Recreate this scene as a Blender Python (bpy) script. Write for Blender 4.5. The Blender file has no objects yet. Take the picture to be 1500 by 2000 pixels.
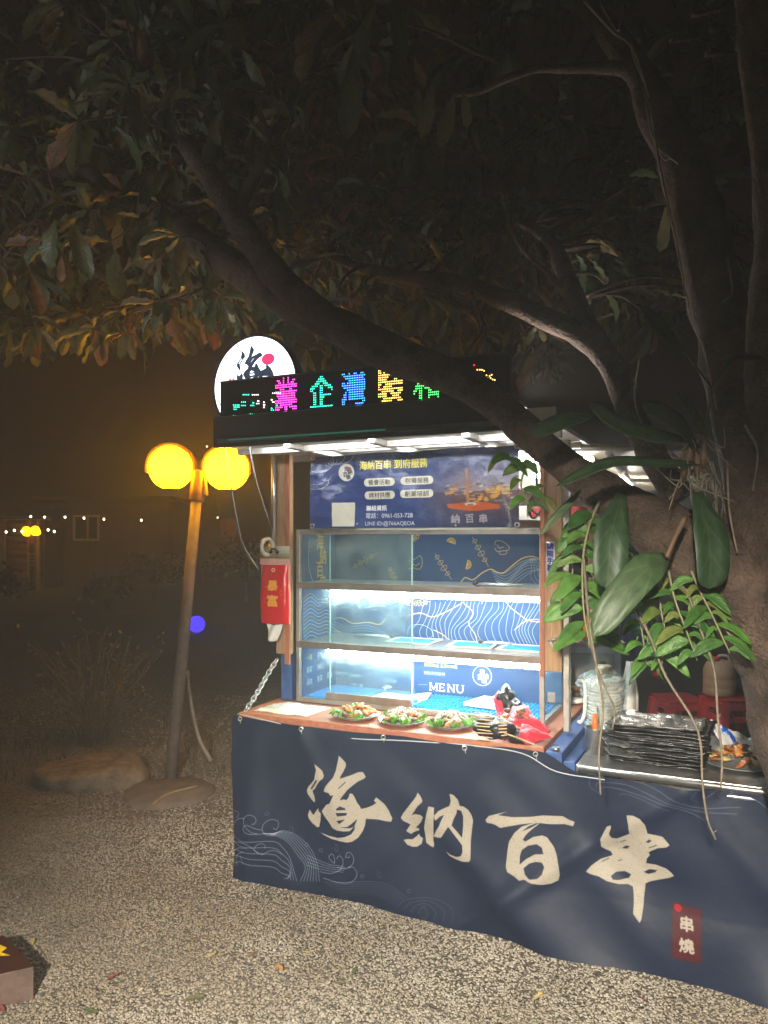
import bpy, bmesh, math, random
import numpy as np
from mathutils import Vector, Matrix, noise
random.seed(7); np.random.seed(7)
C = bpy.context.scene.collection
sc = bpy.context.scene
PI = math.pi
# ------------------------------------------------------------------ camera, world, exposure
F, HY, EYE = 1500.0, 1050.0, 1.65
cd = bpy.data.cameras.new('camera'); cam = bpy.data.objects.new('camera', cd); C.objects.link(cam)
cd.sensor_fit = 'VERTICAL'; cd.sensor_height = 24; cd.lens = 18; cd.shift_y = 0.025
cd.clip_end = 400; cd.clip_start = 0.05
cam.location = (0, 0, EYE); cam.rotation_euler = (PI/2, 0, 0); sc.camera = cam
wd = bpy.data.worlds.new('World'); sc.world = wd; wd.use_nodes = True
nt = wd.node_tree; nt.nodes.clear()
sky = nt.nodes.new('ShaderNodeTexSky'); sky.sky_type = 'NISHITA'; sky.sun_disc = False
sky.sun_elevation = math.radians(-3); sky.sun_rotation = math.radians(200)
bg = nt.nodes.new('ShaderNodeBackground'); bg.inputs[1].default_value = 0.004
bg2 = nt.nodes.new('ShaderNodeBackground'); bg2.inputs[0].default_value = (1.0, 0.34, 0.38, 1); bg2.inputs[1].default_value = 0.0012
ad = nt.nodes.new('ShaderNodeAddShader'); wo = nt.nodes.new('ShaderNodeOutputWorld')
nt.links.new(sky.outputs[0], bg.inputs[0]); nt.links.new(bg.outputs[0], ad.inputs[0]); nt.links.new(bg2.outputs[0], ad.inputs[1])
nt.links.new(ad.outputs[0], wo.inputs[0])
sc.view_settings.view_transform = 'Standard'; sc.view_settings.look = 'None'
sc.view_settings.exposure = 1.0; sc.view_settings.gamma = 1.0; sc.view_settings.use_curve_mapping = False
cy = sc.cycles
cy.use_denoising = True; cy.max_bounces = 6; cy.diffuse_bounces = 3; cy.glossy_bounces = 3
cy.transmission_bounces = 4; cy.transparent_max_bounces = 12; cy.volume_bounces = 0
cy.sample_clamp_indirect = 4.0; cy.caustics_reflective = False; cy.caustics_refractive = False
YARD_W, TUBE_S = 1400.0, 70.0
STRIP_S, UPL_W, CLIP_W = 30.0, 90.0, 9.0
HAZE_DENSITY, HAZE_ANISO = 0.017, 0.55

# ------------------------------------------------------------------ geometry helpers
TH = math.radians(25); CT, ST = math.cos(TH), math.sin(TH)
P0 = (-0.7125, 3.75); PN = P0[0]*ST + P0[1]*CT
def V(*a): return Vector(a)
def S(u, w, z): return Vector((P0[0]+u*CT+w*ST, P0[1]-u*ST+w*CT, z))      # stall frame -> world
def P(px, py, Y): return Vector(((px-750)/F*Y, Y, EYE-(py-HY)/F*Y))
def G(px, py, z=0.0): return P(px, py, F*(EYE-z)/(py-HY))
def SP(px, py, w):
    Y = (w+PN)/((px-750)/F*ST+CT); p = P(px, py, Y)
    return (p.x-P0[0])*CT-(p.y-P0[1])*ST, p.z
W = {}
def finish(o, parent):
    C.objects.link(o)
    if parent is not None: o.parent = parent
    return o
def thing(name, label, cat, loc, group=None):
    o = bpy.data.objects.new(name, None); o.empty_display_size = .1; C.objects.link(o)
    o.location = loc; W[o.name] = Vector(loc); o['label'] = label; o['category'] = cat
    if group: o['group'] = group
    return o
def tag(o, label, cat, group=None):
    o['label'] = label; o['category'] = cat
    if group: o['group'] = group
    return o
class MB:
    def __init__(s): s.v, s.f, s.uv, s.m, s.cur, s.sm = [], [], {}, [], 0, []
    def face(s, idx, uv=None, smooth=False):
        s.f.append(tuple(idx)); s.m.append(s.cur); s.sm.append(smooth)
        if uv is not None: s.uv[len(s.f)-1] = uv
    def hexa(s, p):
        b = len(s.v); s.v += [Vector(q) for q in p]
        for f in ((0,3,2,1),(4,5,6,7),(0,1,5,4),(1,2,6,5),(2,3,7,6),(3,0,4,7)): s.face([b+i for i in f])
        return s
    def sbox(s, u0, u1, w0, w1, z0, z1):
        return s.hexa([S(u0,w0,z0),S(u1,w0,z0),S(u1,w1,z0),S(u0,w1,z0),S(u0,w0,z1),S(u1,w0,z1),S(u1,w1,z1),S(u0,w1,z1)])
    def box(s, c, d, rz=0.0, rx=0.0, ry=0.0):
        M = Matrix.Translation(c) @ Matrix.Rotation(rz,4,'Z') @ Matrix.Rotation(rx,4,'X') @ Matrix.Rotation(ry,4,'Y')
        x, y, z = d[0]/2, d[1]/2, d[2]/2
        return s.hexa([M @ Vector(q) for q in ((-x,-y,-z),(x,-y,-z),(x,y,-z),(-x,y,-z),(-x,-y,z),(x,-y,z),(x,y,z),(-x,y,z))])
    def tube(s, pts, rad, n=8, cap=True, closed=False, bark=0.0, seed=0.0):
        pts = [Vector(p) for p in pts]; N = len(pts)
        if not hasattr(rad, '__len__'): rad = [rad]*N
        b = len(s.v); ref = None; acc = 0.0
        for i, p in enumerate(pts):
            if closed: t = pts[(i+1) % N]-pts[i-1]
            else: t = pts[min(i+1,N-1)]-pts[max(i-1,0)]
            t = t.normalized() if t.length > 1e-9 else Vector((0,0,1))
            if ref is None: ref = t.orthogonal().normalized()
            ref = (ref - t*ref.dot(t)); ref = ref.normalized() if ref.length > 1e-6 else t.orthogonal().normalized()
            bi = t.cross(ref)
            for k in range(n):
                a = 2*PI*k/n; d = ref*math.cos(a)+bi*math.sin(a); r = rad[i]
                if bark: 
                    q = p+d*r
                    r *= 1+bark*noise.noise(q*9+Vector((seed,0,0)))+bark*.9*noise.noise(Vector((q.x*26,q.y*26,q.z*8+seed)))
                s.v.append(p+d*r)
        seg = N if closed else N-1
        for i in range(seg):
            for k in range(n):
                j = (i+1) % N
                s.face([b+i*n+k, b+i*n+(k+1)%n, b+j*n+(k+1)%n, b+j*n+k], [(k/n,i/8),((k+1)/n,i/8),((k+1)/n,(i+1)/8),(k/n,(i+1)/8)], True)
        if cap and not closed:
            s.face([b+k for k in range(n)][::-1]); s.face([b+(N-1)*n+k for k in range(n)])
        return s
    def lathe(s, c, prof, n=24, ax=None, smooth=True, wob=0.0, seed=0):
        M = Matrix.Identity(3) if ax is None else Vector((0,0,1)).rotation_difference(Vector(ax)).to_matrix()
        b = len(s.v); c = Vector(c)
        for (r, h) in prof:
            for k in range(n):
                a = 2*PI*k/n; rr = r*(1+wob*noise.noise(Vector((math.cos(a)*1.5+seed, math.sin(a)*1.5, h*9))))
                s.v.append(c + M @ Vector((rr*math.cos(a), rr*math.sin(a), h)))
        for i in range(len(prof)-1):
            for k in range(n):
                s.face([b+i*n+k, b+i*n+(k+1)%n, b+(i+1)*n+(k+1)%n, b+(i+1)*n+k], None, smooth)
        if prof[0][0] > 1e-4: s.face([b+k for k in range(n)][::-1])
        if prof[-1][0] > 1e-4: s.face([b+(len(prof)-1)*n+k for k in range(n)])
        return s
    def grid(s, fn, nu, nv, uvfn=None, smooth=True):
        b = len(s.v)
        for j in range(nv+1):
            for i in range(nu+1): s.v.append(Vector(fn(i/nu, j/nv)))
        uvf = uvfn or (lambda a, c: (a, c))
        for j in range(nv):
            for i in range(nu):
                s.face([b+j*(nu+1)+i, b+j*(nu+1)+i+1, b+(j+1)*(nu+1)+i+1, b+(j+1)*(nu+1)+i],
                       [uvf(i/nu,j/nv), uvf((i+1)/nu,j/nv), uvf((i+1)/nu,(j+1)/nv), uvf(i/nu,(j+1)/nv)], smooth)
        return s
    def lump(s, c, d, seed=0.0, amt=.25, sub=2, rz=0.0, freq=1.6, tilt=None):
        vs, fs = ICO[sub]; b = len(s.v); M = Matrix.Rotation(rz,3,'Z')
        if tilt is not None: M = M @ Matrix.Rotation(tilt,3,'Y')
        for q in vs:
            k = 1+amt*noise.noise(q*freq+Vector((seed,seed*.7,-seed)))+amt*.5*noise.noise(q*freq*2.7+Vector((seed,1,seed)))
            s.v.append(Vector(c)+M @ Vector((q.x*d[0]*k, q.y*d[1]*k, q.z*d[2]*k)))
        for f in fs: s.face([b+i for i in f], None, True)
        return s
    def build(s, name, mats, parent=None, bevel=0.0, loc=None, solid=0.0):
        me = bpy.data.meshes.new(name)
        org = W[parent.name] if parent is not None else (Vector(loc) if loc is not None else Vector((0,0,0)))
        me.from_pydata([tuple(Vector(q)-org) for q in s.v], [], s.f)
        if not isinstance(mats, (list, tuple)): mats = [mats]
        for m in mats: me.materials.append(m)
        me.polygons.foreach_set('material_index', s.m); me.polygons.foreach_set('use_smooth', s.sm)
        if s.uv:
            L = me.uv_layers.new(name='UVMap'); d = L.data
            for fi, uv in s.uv.items():
                st = me.polygons[fi].loop_start
                for k, t in enumerate(uv): d[st+k].uv = t
        me.update()
        o = bpy.data.objects.new(name, me)
        if parent is None: o.location = org
        finish(o, parent); W[o.name] = org
        if solid:
            md = o.modifiers.new('thickness', 'SOLIDIFY'); md.thickness = solid
        if bevel:
            md = o.modifiers.new('edge', 'BEVEL'); md.width = bevel; md.segments = 2; md.limit_method = 'ANGLE'
        return o
ICO = {}
for sdv in (1, 2, 3):
    bm = bmesh.new(); bmesh.ops.create_icosphere(bm, subdivisions=sdv, radius=1)
    bm.verts.ensure_lookup_table(); ICO[sdv] = ([v.co.copy() for v in bm.verts], [[v.index for v in f.verts] for f in bm.faces]); bm.free()
def spline(pts, n=6):
    pts = [Vector(p) for p in pts]; out = []
    q = [pts[0]*2-pts[1]] + pts + [pts[-1]*2-pts[-2]]
    for i in range(1, len(q)-2):
        for k in range(n):
            t = k/n; a, b, c, d = q[i-1], q[i], q[i+1], q[i+2]
            out.append(.5*((2*b)+(c-a)*t+(2*a-5*b+4*c-d)*t*t+(3*b-a-3*c+d)*t**3))
    out.append(pts[-1]); return out
def lerps(vals, n=6):
    out = []
    for a, b in zip(vals, vals[1:]): out += [a+(b-a)*k/n for k in range(n)]
    return out+[vals[-1]]

# ------------------------------------------------------------------ materials
MT = {}
def mat(name, col=(.5,.5,.5), rough=.6, metal=0.0, var=.25, scale=12.0, bump=.0, bscale=60.0, spec=.5, trans=0.0, emit=None, es=0.0, stretch=None, col2=None, sheen=0.0, alpha=1.0):
    if name in MT: return MT[name]
    m = bpy.data.materials.new(name); m.use_nodes = True; n = m.node_tree; L = n.links; b = n.nodes['Principled BSDF']
    b.inputs['Roughness'].default_value = rough; b.inputs['Metallic'].default_value = metal
    b.inputs['Specular IOR Level'].default_value = spec; b.inputs['Base Color'].default_value = (*col, 1)
    if sheen: b.inputs['Sheen Weight'].default_value = sheen
    tc = n.nodes.new('ShaderNodeTexCoord'); src = tc.outputs['Object']
    if stretch:
        mp = n.nodes.new('ShaderNodeMapping'); mp.inputs['Scale'].default_value = stretch; L.new(src, mp.inputs[0]); src = mp.outputs[0]
    if var:
        t = n.nodes.new('ShaderNodeTexNoise'); t.inputs['Scale'].default_value = scale; t.inputs['Detail'].default_value = 6; t.inputs['Roughness'].default_value = .65
        L.new(src, t.inputs['Vector'])
        r = n.nodes.new('ShaderNodeValToRGB'); r.color_ramp.elements[0].position = .3; r.color_ramp.elements[1].position = .72
        c2 = col2 or tuple(c*(1-var) for c in col); hi = tuple(min(1, c*(1+var*.6)) for c in col)
        r.color_ramp.elements[0].color = (*c2, 1); r.color_ramp.elements[1].color = (*hi, 1)
        L.new(t.outputs['Fac'], r.inputs[0]); L.new(r.outputs[0], b.inputs['Base Color'])
        mr = n.nodes.new('ShaderNodeMapRange'); mr.inputs[3].default_value = max(.03, rough-.12); mr.inputs[4].default_value = min(1, rough+.15)
        L.new(t.outputs['Fac'], mr.inputs[0]); L.new(mr.outputs[0], b.inputs['Roughness'])
    if bump:
        t2 = n.nodes.new('ShaderNodeTexNoise'); t2.inputs['Scale'].default_value = bscale; t2.inputs['Detail'].default_value = 5; L.new(src, t2.inputs['Vector'])
        bp = n.nodes.new('ShaderNodeBump'); bp.inputs['Strength'].default_value = bump; bp.inputs['Distance'].default_value = .01
        L.new(t2.outputs['Fac'], bp.inputs['Height']); L.new(bp.outputs[0], b.inputs['Normal'])
    if emit:
        b.inputs['Emission Color'].default_value = (*emit, 1); b.inputs['Emission Strength'].default_value = es
    if trans:
        o = n.nodes['Material Output']; tr = n.nodes.new('ShaderNodeBsdfTranslucent'); mx = n.nodes.new('ShaderNodeMixShader'); mx.inputs[0].default_value = trans
        tr.inputs[0].default_value = (*col, 1); L.new(b.outputs[0], mx.inputs[1]); L.new(tr.outputs[0], mx.inputs[2]); L.new(mx.outputs[0], o.inputs[0])
    MT[name] = m; return m
def glass(name, tint=(.86,.95,.93), refl=.07, dirt=.03, rough=.02, dscale=9.0):
    if name in MT: return MT[name]
    m = bpy.data.materials.new(name); m.use_nodes = True; n = m.node_tree; L = n.links; n.nodes.clear()
    o = n.nodes.new('ShaderNodeOutputMaterial'); tr = n.nodes.new('ShaderNodeBsdfTransparent'); tr.inputs[0].default_value = (*tint, 1)
    gl = n.nodes.new('ShaderNodeBsdfGlossy'); gl.inputs['Roughness'].default_value = rough
    df = n.nodes.new('ShaderNodeBsdfDiffuse'); df.inputs[0].default_value = (.55,.62,.6,1)
    tl = n.nodes.new('ShaderNodeBsdfTranslucent'); tl.inputs[0].default_value = (.6,.7,.68,1)
    ds = n.nodes.new('ShaderNodeAddShader'); L.new(df.outputs[0], ds.inputs[0]); L.new(tl.outputs[0], ds.inputs[1])
    m1 = n.nodes.new('ShaderNodeMixShader'); m1.inputs[0].default_value = refl; L.new(tr.outputs[0], m1.inputs[1]); L.new(gl.outputs[0], m1.inputs[2])
    m2 = n.nodes.new('ShaderNodeMixShader'); L.new(m1.outputs[0], m2.inputs[1]); L.new(ds.outputs[0], m2.inputs[2])
    tc = n.nodes.new('ShaderNodeTexCoord'); nz = n.nodes.new('ShaderNodeTexNoise'); nz.inputs['Scale'].default_value = dscale; nz.inputs['Detail'].default_value = 7
    L.new(tc.outputs['Object'], nz.inputs['Vector']); mr = n.nodes.new('ShaderNodeMapRange'); mr.inputs[1].default_value = .35; mr.inputs[2].default_value = .8
    mr.inputs[3].default_value = dirt*.4; mr.inputs[4].default_value = dirt*2.2; L.new(nz.outputs['Fac'], mr.inputs[0]); L.new(mr.outputs[0], m2.inputs[0])
    L.new(m2.outputs[0], o.inputs[0]); MT[name] = m; return m
def emat(name, col, s):
    if name in MT: return MT[name]
    m = bpy.data.materials.new(name); m.use_nodes = True; n = m.node_tree; n.nodes.clear()
    e = n.nodes.new('ShaderNodeEmission'); e.inputs[0].default_value = (*col, 1); e.inputs[1].default_value = s
    o = n.nodes.new('ShaderNodeOutputMaterial'); n.links.new(e.outputs[0], o.inputs[0]); MT[name] = m; return m

# ------------------------------------------------------------------ print canvas (flat prints drawn in code)
GLY = {}
def glyphs(txt, bold):
    k = (txt, bold)
    if k not in GLY:
        cu = bpy.data.curves.new('lettering', 'FONT'); cu.body = txt; cu.size = 1; cu.offset = bold; cu.resolution_u = 4
        ob = bpy.data.objects.new('lettering', cu); C.objects.link(ob)
        dg = bpy.context.evaluated_depsgraph_get(); me = bpy.data.meshes.new_from_object(ob.evaluated_get(dg)); me.calc_loop_triangles()
        v = np.array([q.co[:2] for q in me.vertices]).reshape(-1, 2); t = np.array([q.vertices[:] for q in me.loop_triangles], int).reshape(-1, 3)
        GLY[k] = (v, t); bpy.data.objects.remove(ob); bpy.data.curves.remove(cu); bpy.data.meshes.remove(me)
    return GLY[k]
SS = 3
class Canvas:
    def __init__(s, w, h, bg): s.w, s.h = int(w), int(h); s.a = np.ones((s.h, s.w, 3))*np.array(bg)
    def _bb(s, p):
        x0 = max(0, int(p[:,0].min())-2); x1 = min(s.w, int(p[:,0].max())+3); y0 = max(0, int(p[:,1].min())-2); y1 = min(s.h, int(p[:,1].max())+3)
        return x0, x1, y0, y1
    def comp(s, x0, x1, y0, y1, m, col, al):
        m = (m*al)[..., None]; s.a[y0:y1, x0:x1] = s.a[y0:y1, x0:x1]*(1-m)+np.array(col)*m
    def poly(s, loops, col, al=1.0, tex=0.0):
        if not isinstance(loops[0][0], (tuple, list, np.ndarray)): loops = [loops]
        loops = [np.array(l, float) for l in loops]; x0, x1, y0, y1 = s._bb(np.vstack(loops))
        if x1 <= x0 or y1 <= y0: return
        mk = np.zeros(((y1-y0)*SS, (x1-x0)*SS)); A = np.vstack(loops); B = np.vstack([np.roll(l, -1, 0) for l in loops])
        for r in range(mk.shape[0]):
            y = y0+(r+.5)/SS; c = (A[:,1] <= y) != (B[:,1] <= y)
            if not c.any(): continue
            a, b = A[c], B[c]; xs = np.sort(a[:,0]+(y-a[:,1])/(b[:,1]-a[:,1])*(b[:,0]-a[:,0])); xs = ((xs-x0)*SS).round().astype(int).clip(0, mk.shape[1])
            for i in range(0, len(xs)-1, 2): mk[r, xs[i]:xs[i+1]] = 1
        mk = mk.reshape(y1-y0, SS, x1-x0, SS).mean((1, 3))
        if tex:
            st = np.random.rand(*mk.shape); mk = mk*np.where(st < tex*.25, .55, 1)
        s.comp(x0, x1, y0, y1, mk, col, al)
    def stroke(s, pts, wd, col, al=1.0, closed=False, sm=0):
        p = np.array(pts, float)
        if closed: p = np.vstack([p, p[:1]])
        if sm and len(p) > 2: p = np.array([(q.x, q.y) for q in spline([(a, b, 0) for a, b in p], sm)])
        x0, x1, y0, y1 = s._bb(np.vstack([p-wd, p+wd]))
        if x1 <= x0 or y1 <= y0: return
        mk = np.zeros((y1-y0, x1-x0))
        for a, b in zip(p, p[1:]):
            q0 = max(x0, int(min(a[0], b[0])-wd-2)); q1 = min(x1, int(max(a[0], b[0])+wd+3)); r0 = max(y0, int(min(a[1], b[1])-wd-2)); r1 = min(y1, int(max(a[1], b[1])+wd+3))
            if q1 <= q0 or r1 <= r0: continue
            X, Y = np.meshgrid(np.arange(q0, q1)+.5, np.arange(r0, r1)+.5); d = b-a; l2 = max(1e-9, d @ d)
            t = (((X-a[0])*d[0]+(Y-a[1])*d[1])/l2).clip(0, 1); dist = np.hypot(X-a[0]-t*d[0], Y-a[1]-t*d[1])
            sub = mk[r0-y0:r1-y0, q0-x0:q1-x0]; np.maximum(sub, (wd/2-dist+.5).clip(0, 1)*min(1, wd if wd < 1 else 1), out=sub)
        s.comp(x0, x1, y0, y1, mk, col, al)
    def text(s, txt, x, y, size, col, bold=0.0, sx=1.0, al=1.0, align='L', rot=0.0, tex=0):
        v, t = glyphs(txt, 0.0)
        if len(t) == 0: return
        v = v*size*np.array([sx, -1]); 
        if align == 'C': v = v-np.array([(v[:,0].min()+v[:,0].max())/2, (v[:,1].min()+v[:,1].max())/2])
        if rot: c, n_ = math.cos(rot), math.sin(rot); v = v @ np.array([[c, n_], [-n_, c]])
        v = v+np.array([x, y]); x0, x1, y0, y1 = s._bb(v)
        if x1 <= x0 or y1 <= y0: return
        mk = np.zeros(((y1-y0)*SS, (x1-x0)*SS), bool); q = (v-np.array([x0, y0]))*SS
        for tr in t:
            a, b, c = q[tr]; X0 = max(0, int(min(a[0], b[0], c[0]))); X1 = min(mk.shape[1], int(max(a[0], b[0], c[0]))+2); Y0 = max(0, int(min(a[1], b[1], c[1]))); Y1 = min(mk.shape[0], int(max(a[1], b[1], c[1]))+2)
            if X1 <= X0 or Y1 <= Y0: continue
            X, Y = np.meshgrid(np.arange(X0, X1)+.5, np.arange(Y0, Y1)+.5)
            e = lambda p_, r_: (r_[0]-p_[0])*(Y-p_[1])-(r_[1]-p_[1])*(X-p_[0])
            e1, e2, e3 = e(a, b), e(b, c), e(c, a)
            mk[Y0:Y1, X0:X1] |= ((e1 >= 0) & (e2 >= 0) & (e3 >= 0)) | ((e1 <= 0) & (e2 <= 0) & (e3 <= 0))
        k = int(round(bold*size*SS))
        for _ in range(k):
            m2 = mk.copy(); m2[1:] |= mk[:-1]; m2[:-1] |= mk[1:]; m2[:, 1:] |= mk[:, :-1]; m2[:, :-1] |= mk[:, 1:]; mk = m2
        s.comp(x0, x1, y0, y1, mk.reshape(y1-y0, SS, x1-x0, SS).mean((1, 3)), col, al)
    def disc(s, x, y, r, col, al=1.0, ry=None):
        a = np.linspace(0, 2*PI, 40, endpoint=False); s.poly(np.c_[x+r*np.cos(a), y+(ry or r)*np.sin(a)].tolist(), col, al)
    def rrect(s, x0, y0, x1, y1, r, col, al=1.0):
        pts = []
        for cx, cy_, a0 in ((x1-r, y0+r, -PI/2), (x1-r, y1-r, 0), (x0+r, y1-r, PI/2), (x0+r, y0+r, PI)):
            for k in range(7): a = a0+PI/2*k/6; pts.append((cx+r*math.cos(a), cy_+r*math.sin(a)))
        s.poly(pts, col, al)
    def speckle(s, amt, cell=1):
        n_ = np.random.rand(s.h//cell+1, s.w//cell+1).repeat(cell, 0).repeat(cell, 1)[:s.h, :s.w]; s.a = (s.a*(1+(n_[..., None]-.5)*amt)).clip(0, 1)
    def image(s, name):
        im = bpy.data.images.new(name, s.w, s.h); px = np.ones((s.h, s.w, 4), np.float32); px[..., :3] = s.a[::-1].clip(0, 1)
        im.pixels.foreach_set(px.ravel()); im.update(); im.pack(); return im
def printmat(name, cv, rough=.5, emit=0.0, bump=.0, bscale=40, spec=.5, trans=0.0, dirt=.15):
    m = bpy.data.materials.new(name); m.use_nodes = True; n = m.node_tree; L = n.links; b = n.nodes['Principled BSDF']
    t = n.nodes.new('ShaderNodeTexImage'); t.image = cv.image(name); t.extension = 'EXTEND'; uv = n.nodes.new('ShaderNodeUVMap'); L.new(uv.outputs[0], t.inputs[0])
    tc = n.nodes.new('ShaderNodeTexCoord'); nz = n.nodes.new('ShaderNodeTexNoise'); nz.inputs['Scale'].default_value = 5; nz.inputs['Detail'].default_value = 8; L.new(tc.outputs['Object'], nz.inputs['Vector'])
    mx = n.nodes.new('ShaderNodeMix'); mx.data_type = 'RGBA'; mx.blend_type = 'MULTIPLY'; mx.inputs[0].default_value = dirt
    cr = n.nodes.new('ShaderNodeValToRGB'); cr.color_ramp.elements[0].position = .35; cr.color_ramp.elements[0].color = (.35,.33,.3,1); cr.color_ramp.elements[1].position = .6
    L.new(nz.outputs['Fac'], cr.inputs[0]); L.new(t.outputs[0], mx.inputs[6]); L.new(cr.outputs[0], mx.inputs[7]); L.new(mx.outputs[2], b.inputs['Base Color'])
    b.inputs['Roughness'].default_value = rough; b.inputs['Specular IOR Level'].default_value = spec
    if bump:
        nb = n.nodes.new('ShaderNodeTexNoise'); nb.inputs['Scale'].default_value = bscale; nb.inputs['Detail'].default_value = 4; L.new(tc.outputs['Object'], nb.inputs['Vector'])
        bp = n.nodes.new('ShaderNodeBump'); bp.inputs['Strength'].default_value = bump; bp.inputs['Distance'].default_value = .02; L.new(nb.outputs['Fac'], bp.inputs['Height']); L.new(bp.outputs[0], b.inputs['Normal'])
    if emit: L.new(t.outputs[0], b.inputs['Emission Color']); b.inputs['Emission Strength'].default_value = emit
    return m
def crop(pts, ox, oy, k): return [(ox+x*k, oy+y*k) for x, y in pts]
# ------------------------------------------------------------------ lamps
M_POST = mat('lamp_post_paint', (.22,.175,.15), .55, .1, .35, 18, .2)
M_HOOD = mat('lamp_hood_bronze', (.26,.13,.06), .45, .3, .3, 20)
def globe_mat(name, s):
    m = emat(name, (1.0, .41, .002), s); n = m.node_tree; e = [q for q in n.nodes if q.type == 'EMISSION'][0]
    tc = n.nodes.new('ShaderNodeTexCoord'); sp = n.nodes.new('ShaderNodeSeparateXYZ'); mr = n.nodes.new('ShaderNodeMapRange')   # the bulb sits at mid height: the milky shell is brightest there
    mr.interpolation_type = 'SMOOTHSTEP'
    ab = n.nodes.new('ShaderNodeMath'); ab.operation = 'ABSOLUTE'; sb = n.nodes.new('ShaderNodeMath'); sb.operation = 'SUBTRACT'; sb.inputs[1].default_value = .5
    n.links.new(tc.outputs['Generated'], sp.inputs[0]); n.links.new(sp.outputs['Z'], sb.inputs[0]); n.links.new(sb.outputs[0], ab.inputs[0]); n.links.new(ab.outputs[0], mr.inputs[0])
    mr.inputs[1].default_value = .08; mr.inputs[2].default_value = .5; mr.inputs[3].default_value = s*1.25; mr.inputs[4].default_value = s*.7
    n.links.new(mr.outputs[0], e.inputs[1]); return m
def twin_lamp(label, base, top, gl, gr, R, gm, k=1.0):
    t = thing('street_lamp', label, 'street lamp', base, 'twin globe street lamps')
    b, tp = Vector(base), Vector(top); ax = (tp-b).normalized()
    MB().tube([b, b.lerp(tp,.5), tp], [.040*k,.038*k,.036*k], 16).build('pole', M_POST, t)
    MB().tube([tp-ax*.17*k, tp-ax*.16*k, tp+ax*.03*k, tp+ax*.045*k], [.046*k,.052*k,.052*k,.03*k], 16).build('collar', M_HOOD, t)
    for sgn, c in ((-1, gl), (1, gr)):
        c = Vector(c); m = MB()
        m.lathe(c, [(max(R*math.sin(a), 1e-5), -R*math.cos(a)) for a in [PI*i/20 for i in range(21)]], 32)
        m.build('globe', gm, t)
        # hood: a bowed strap over the globe running down to the collar
        R2 = R*1.09; pts = []
        for i in range(23):
            a = math.radians(192-192*i/22); pts.append(c+Vector((-sgn*R2*math.cos(a), 0, R2*math.sin(a))))
        root = tp+Vector((sgn*.05*k, 0, -.13*k)); pts += [root.lerp(pts[-1], .5)+Vector((0,0,.01)), root]
        h = MB(); wv = Vector((0, .035*k, 0)); th = .008*k
        for i in range(len(pts)-1):
            a, bb = pts[i], pts[i+1]; d = (bb-a).normalized(); nn = Vector((d.z, 0, -d.x))*th
            h.hexa([a-wv-nn, a+wv-nn, a+wv+nn, a-wv+nn, bb-wv-nn, bb+wv-nn, bb+wv+nn, bb-wv+nn])
        h.build('hood', M_HOOD, t)
        MB().lathe(c-Vector((0,0,R*1.02)), [(R*.3,0),(R*.34,.01),(R*.3,.03)], 20).build('ring', M_HOOD, t)
    return t
YL = 5.19
twin_lamp('brown leaning street lamp with two big yellow globes beside the flat boulder', P(333,1527,YL), P(388,930,YL), P(334,914,YL), P(443,916,YL), .147, globe_mat('yellow_globe_glow', 22.0))
YF = 23.0
t = twin_lamp('small far street lamp with glowing twin globes in front of the timber hut', P(62,1152,YF), P(62,1062,YF), P(53,1038,YF), P(70,1037,YF), .15, globe_mat('far_globe_glow', 6.0), 1.6)
m = MB()
for i in range(6): c = P(62, 1066+i*7.5, YF); m.lathe(c, [(.075,-.03),(.085,0),(.075,.03)], 12)
m.build('pole_band', mat('pole_band', (.5,.4,.3), .5), t)
# an assumed yard lamp, unseen behind the camera, that lights the near gravel
t = thing('street_lamp', 'short assumed yard lamp with one round shade standing behind the camera', 'street lamp', (-.6,-2.2,0))
YLP = V(-.6,-1.6,2.45)
MB().tube([V(-.6,-2.2,0), V(-.6,-2.2,2.5)], .04, 12).build('pole', M_POST, t)
MB().tube(spline([V(-.6,-2.2,2.5), V(-.6,-2.1,2.62), V(-.6,-1.75,2.6)], 5), .02, 8).build('arm', M_POST, t)
YAX = (V(.18,2.15,0)-YLP).normalized()
MB().lathe(YLP, [(.03,.12),(.05,.10),(.07,.07),(.11,0),(.105,-.005),(.06,.05)], 24, ax=-YAX).build('shade', M_POST, t)
MB().lathe(YLP, [(.001,.02),(.03,.03),(.04,.05)], 16, ax=-YAX).build('bulb', emat('assumed_yard_bulb', (1,.95,.85), 4), t)
ld = bpy.data.lights.new('assumed_yard_light', 'SPOT'); lo = bpy.data.objects.new('assumed_yard_light', ld); C.objects.link(lo)
ld.energy = YARD_W; ld.color = (1.0,.90,.74); ld.spot_size = math.radians(57); ld.spot_blend = .85; ld.shadow_soft_size = .07
lo.rotation_euler = YAX.to_track_quat('-Z','Y').to_euler(); lo.parent = t; lo.location = YLP+YAX*.03-V(-.6,-2.2,0)

UP = V(-2.7,1.5,.0); UA = (V(-1.0,4.1,3.35)-UP).normalized()
t = thing('added_uplight', 'small added floodlight on the gravel shining up into the left of the canopy', 'floodlight', UP)  # added fixture out of view, brightens the leaves at the left
MB().tube([UP, UP+V(0,0,.14)], .015, 8).build('stake', M_HOOD, t); MB().lathe(UP+V(0,0,.18), [(.03,-.06),(.06,-.02),(.075,.04),(.07,.038),(.05,-.01)], 20, ax=UA).build('housing', M_HOOD, t)
MB().lathe(UP+V(0,0,.18), [(.0,.018),(.055,.018)], 16, ax=UA).build('lens', emat('uplight_lens', (.9,.95,1), 5), t)
ld = bpy.data.lights.new('uplight_beam', 'SPOT'); lo = bpy.data.objects.new('uplight_beam', ld); C.objects.link(lo); ld.energy = UPL_W; ld.color = (.92,.93,1.0); ld.spot_size = math.radians(46); ld.spot_blend = .9; ld.shadow_soft_size = .03
lo.rotation_euler = UA.to_track_quat('-Z','Y').to_euler(); lo.parent = t; lo.location = V(0,0,.18)+UA*.05
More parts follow.
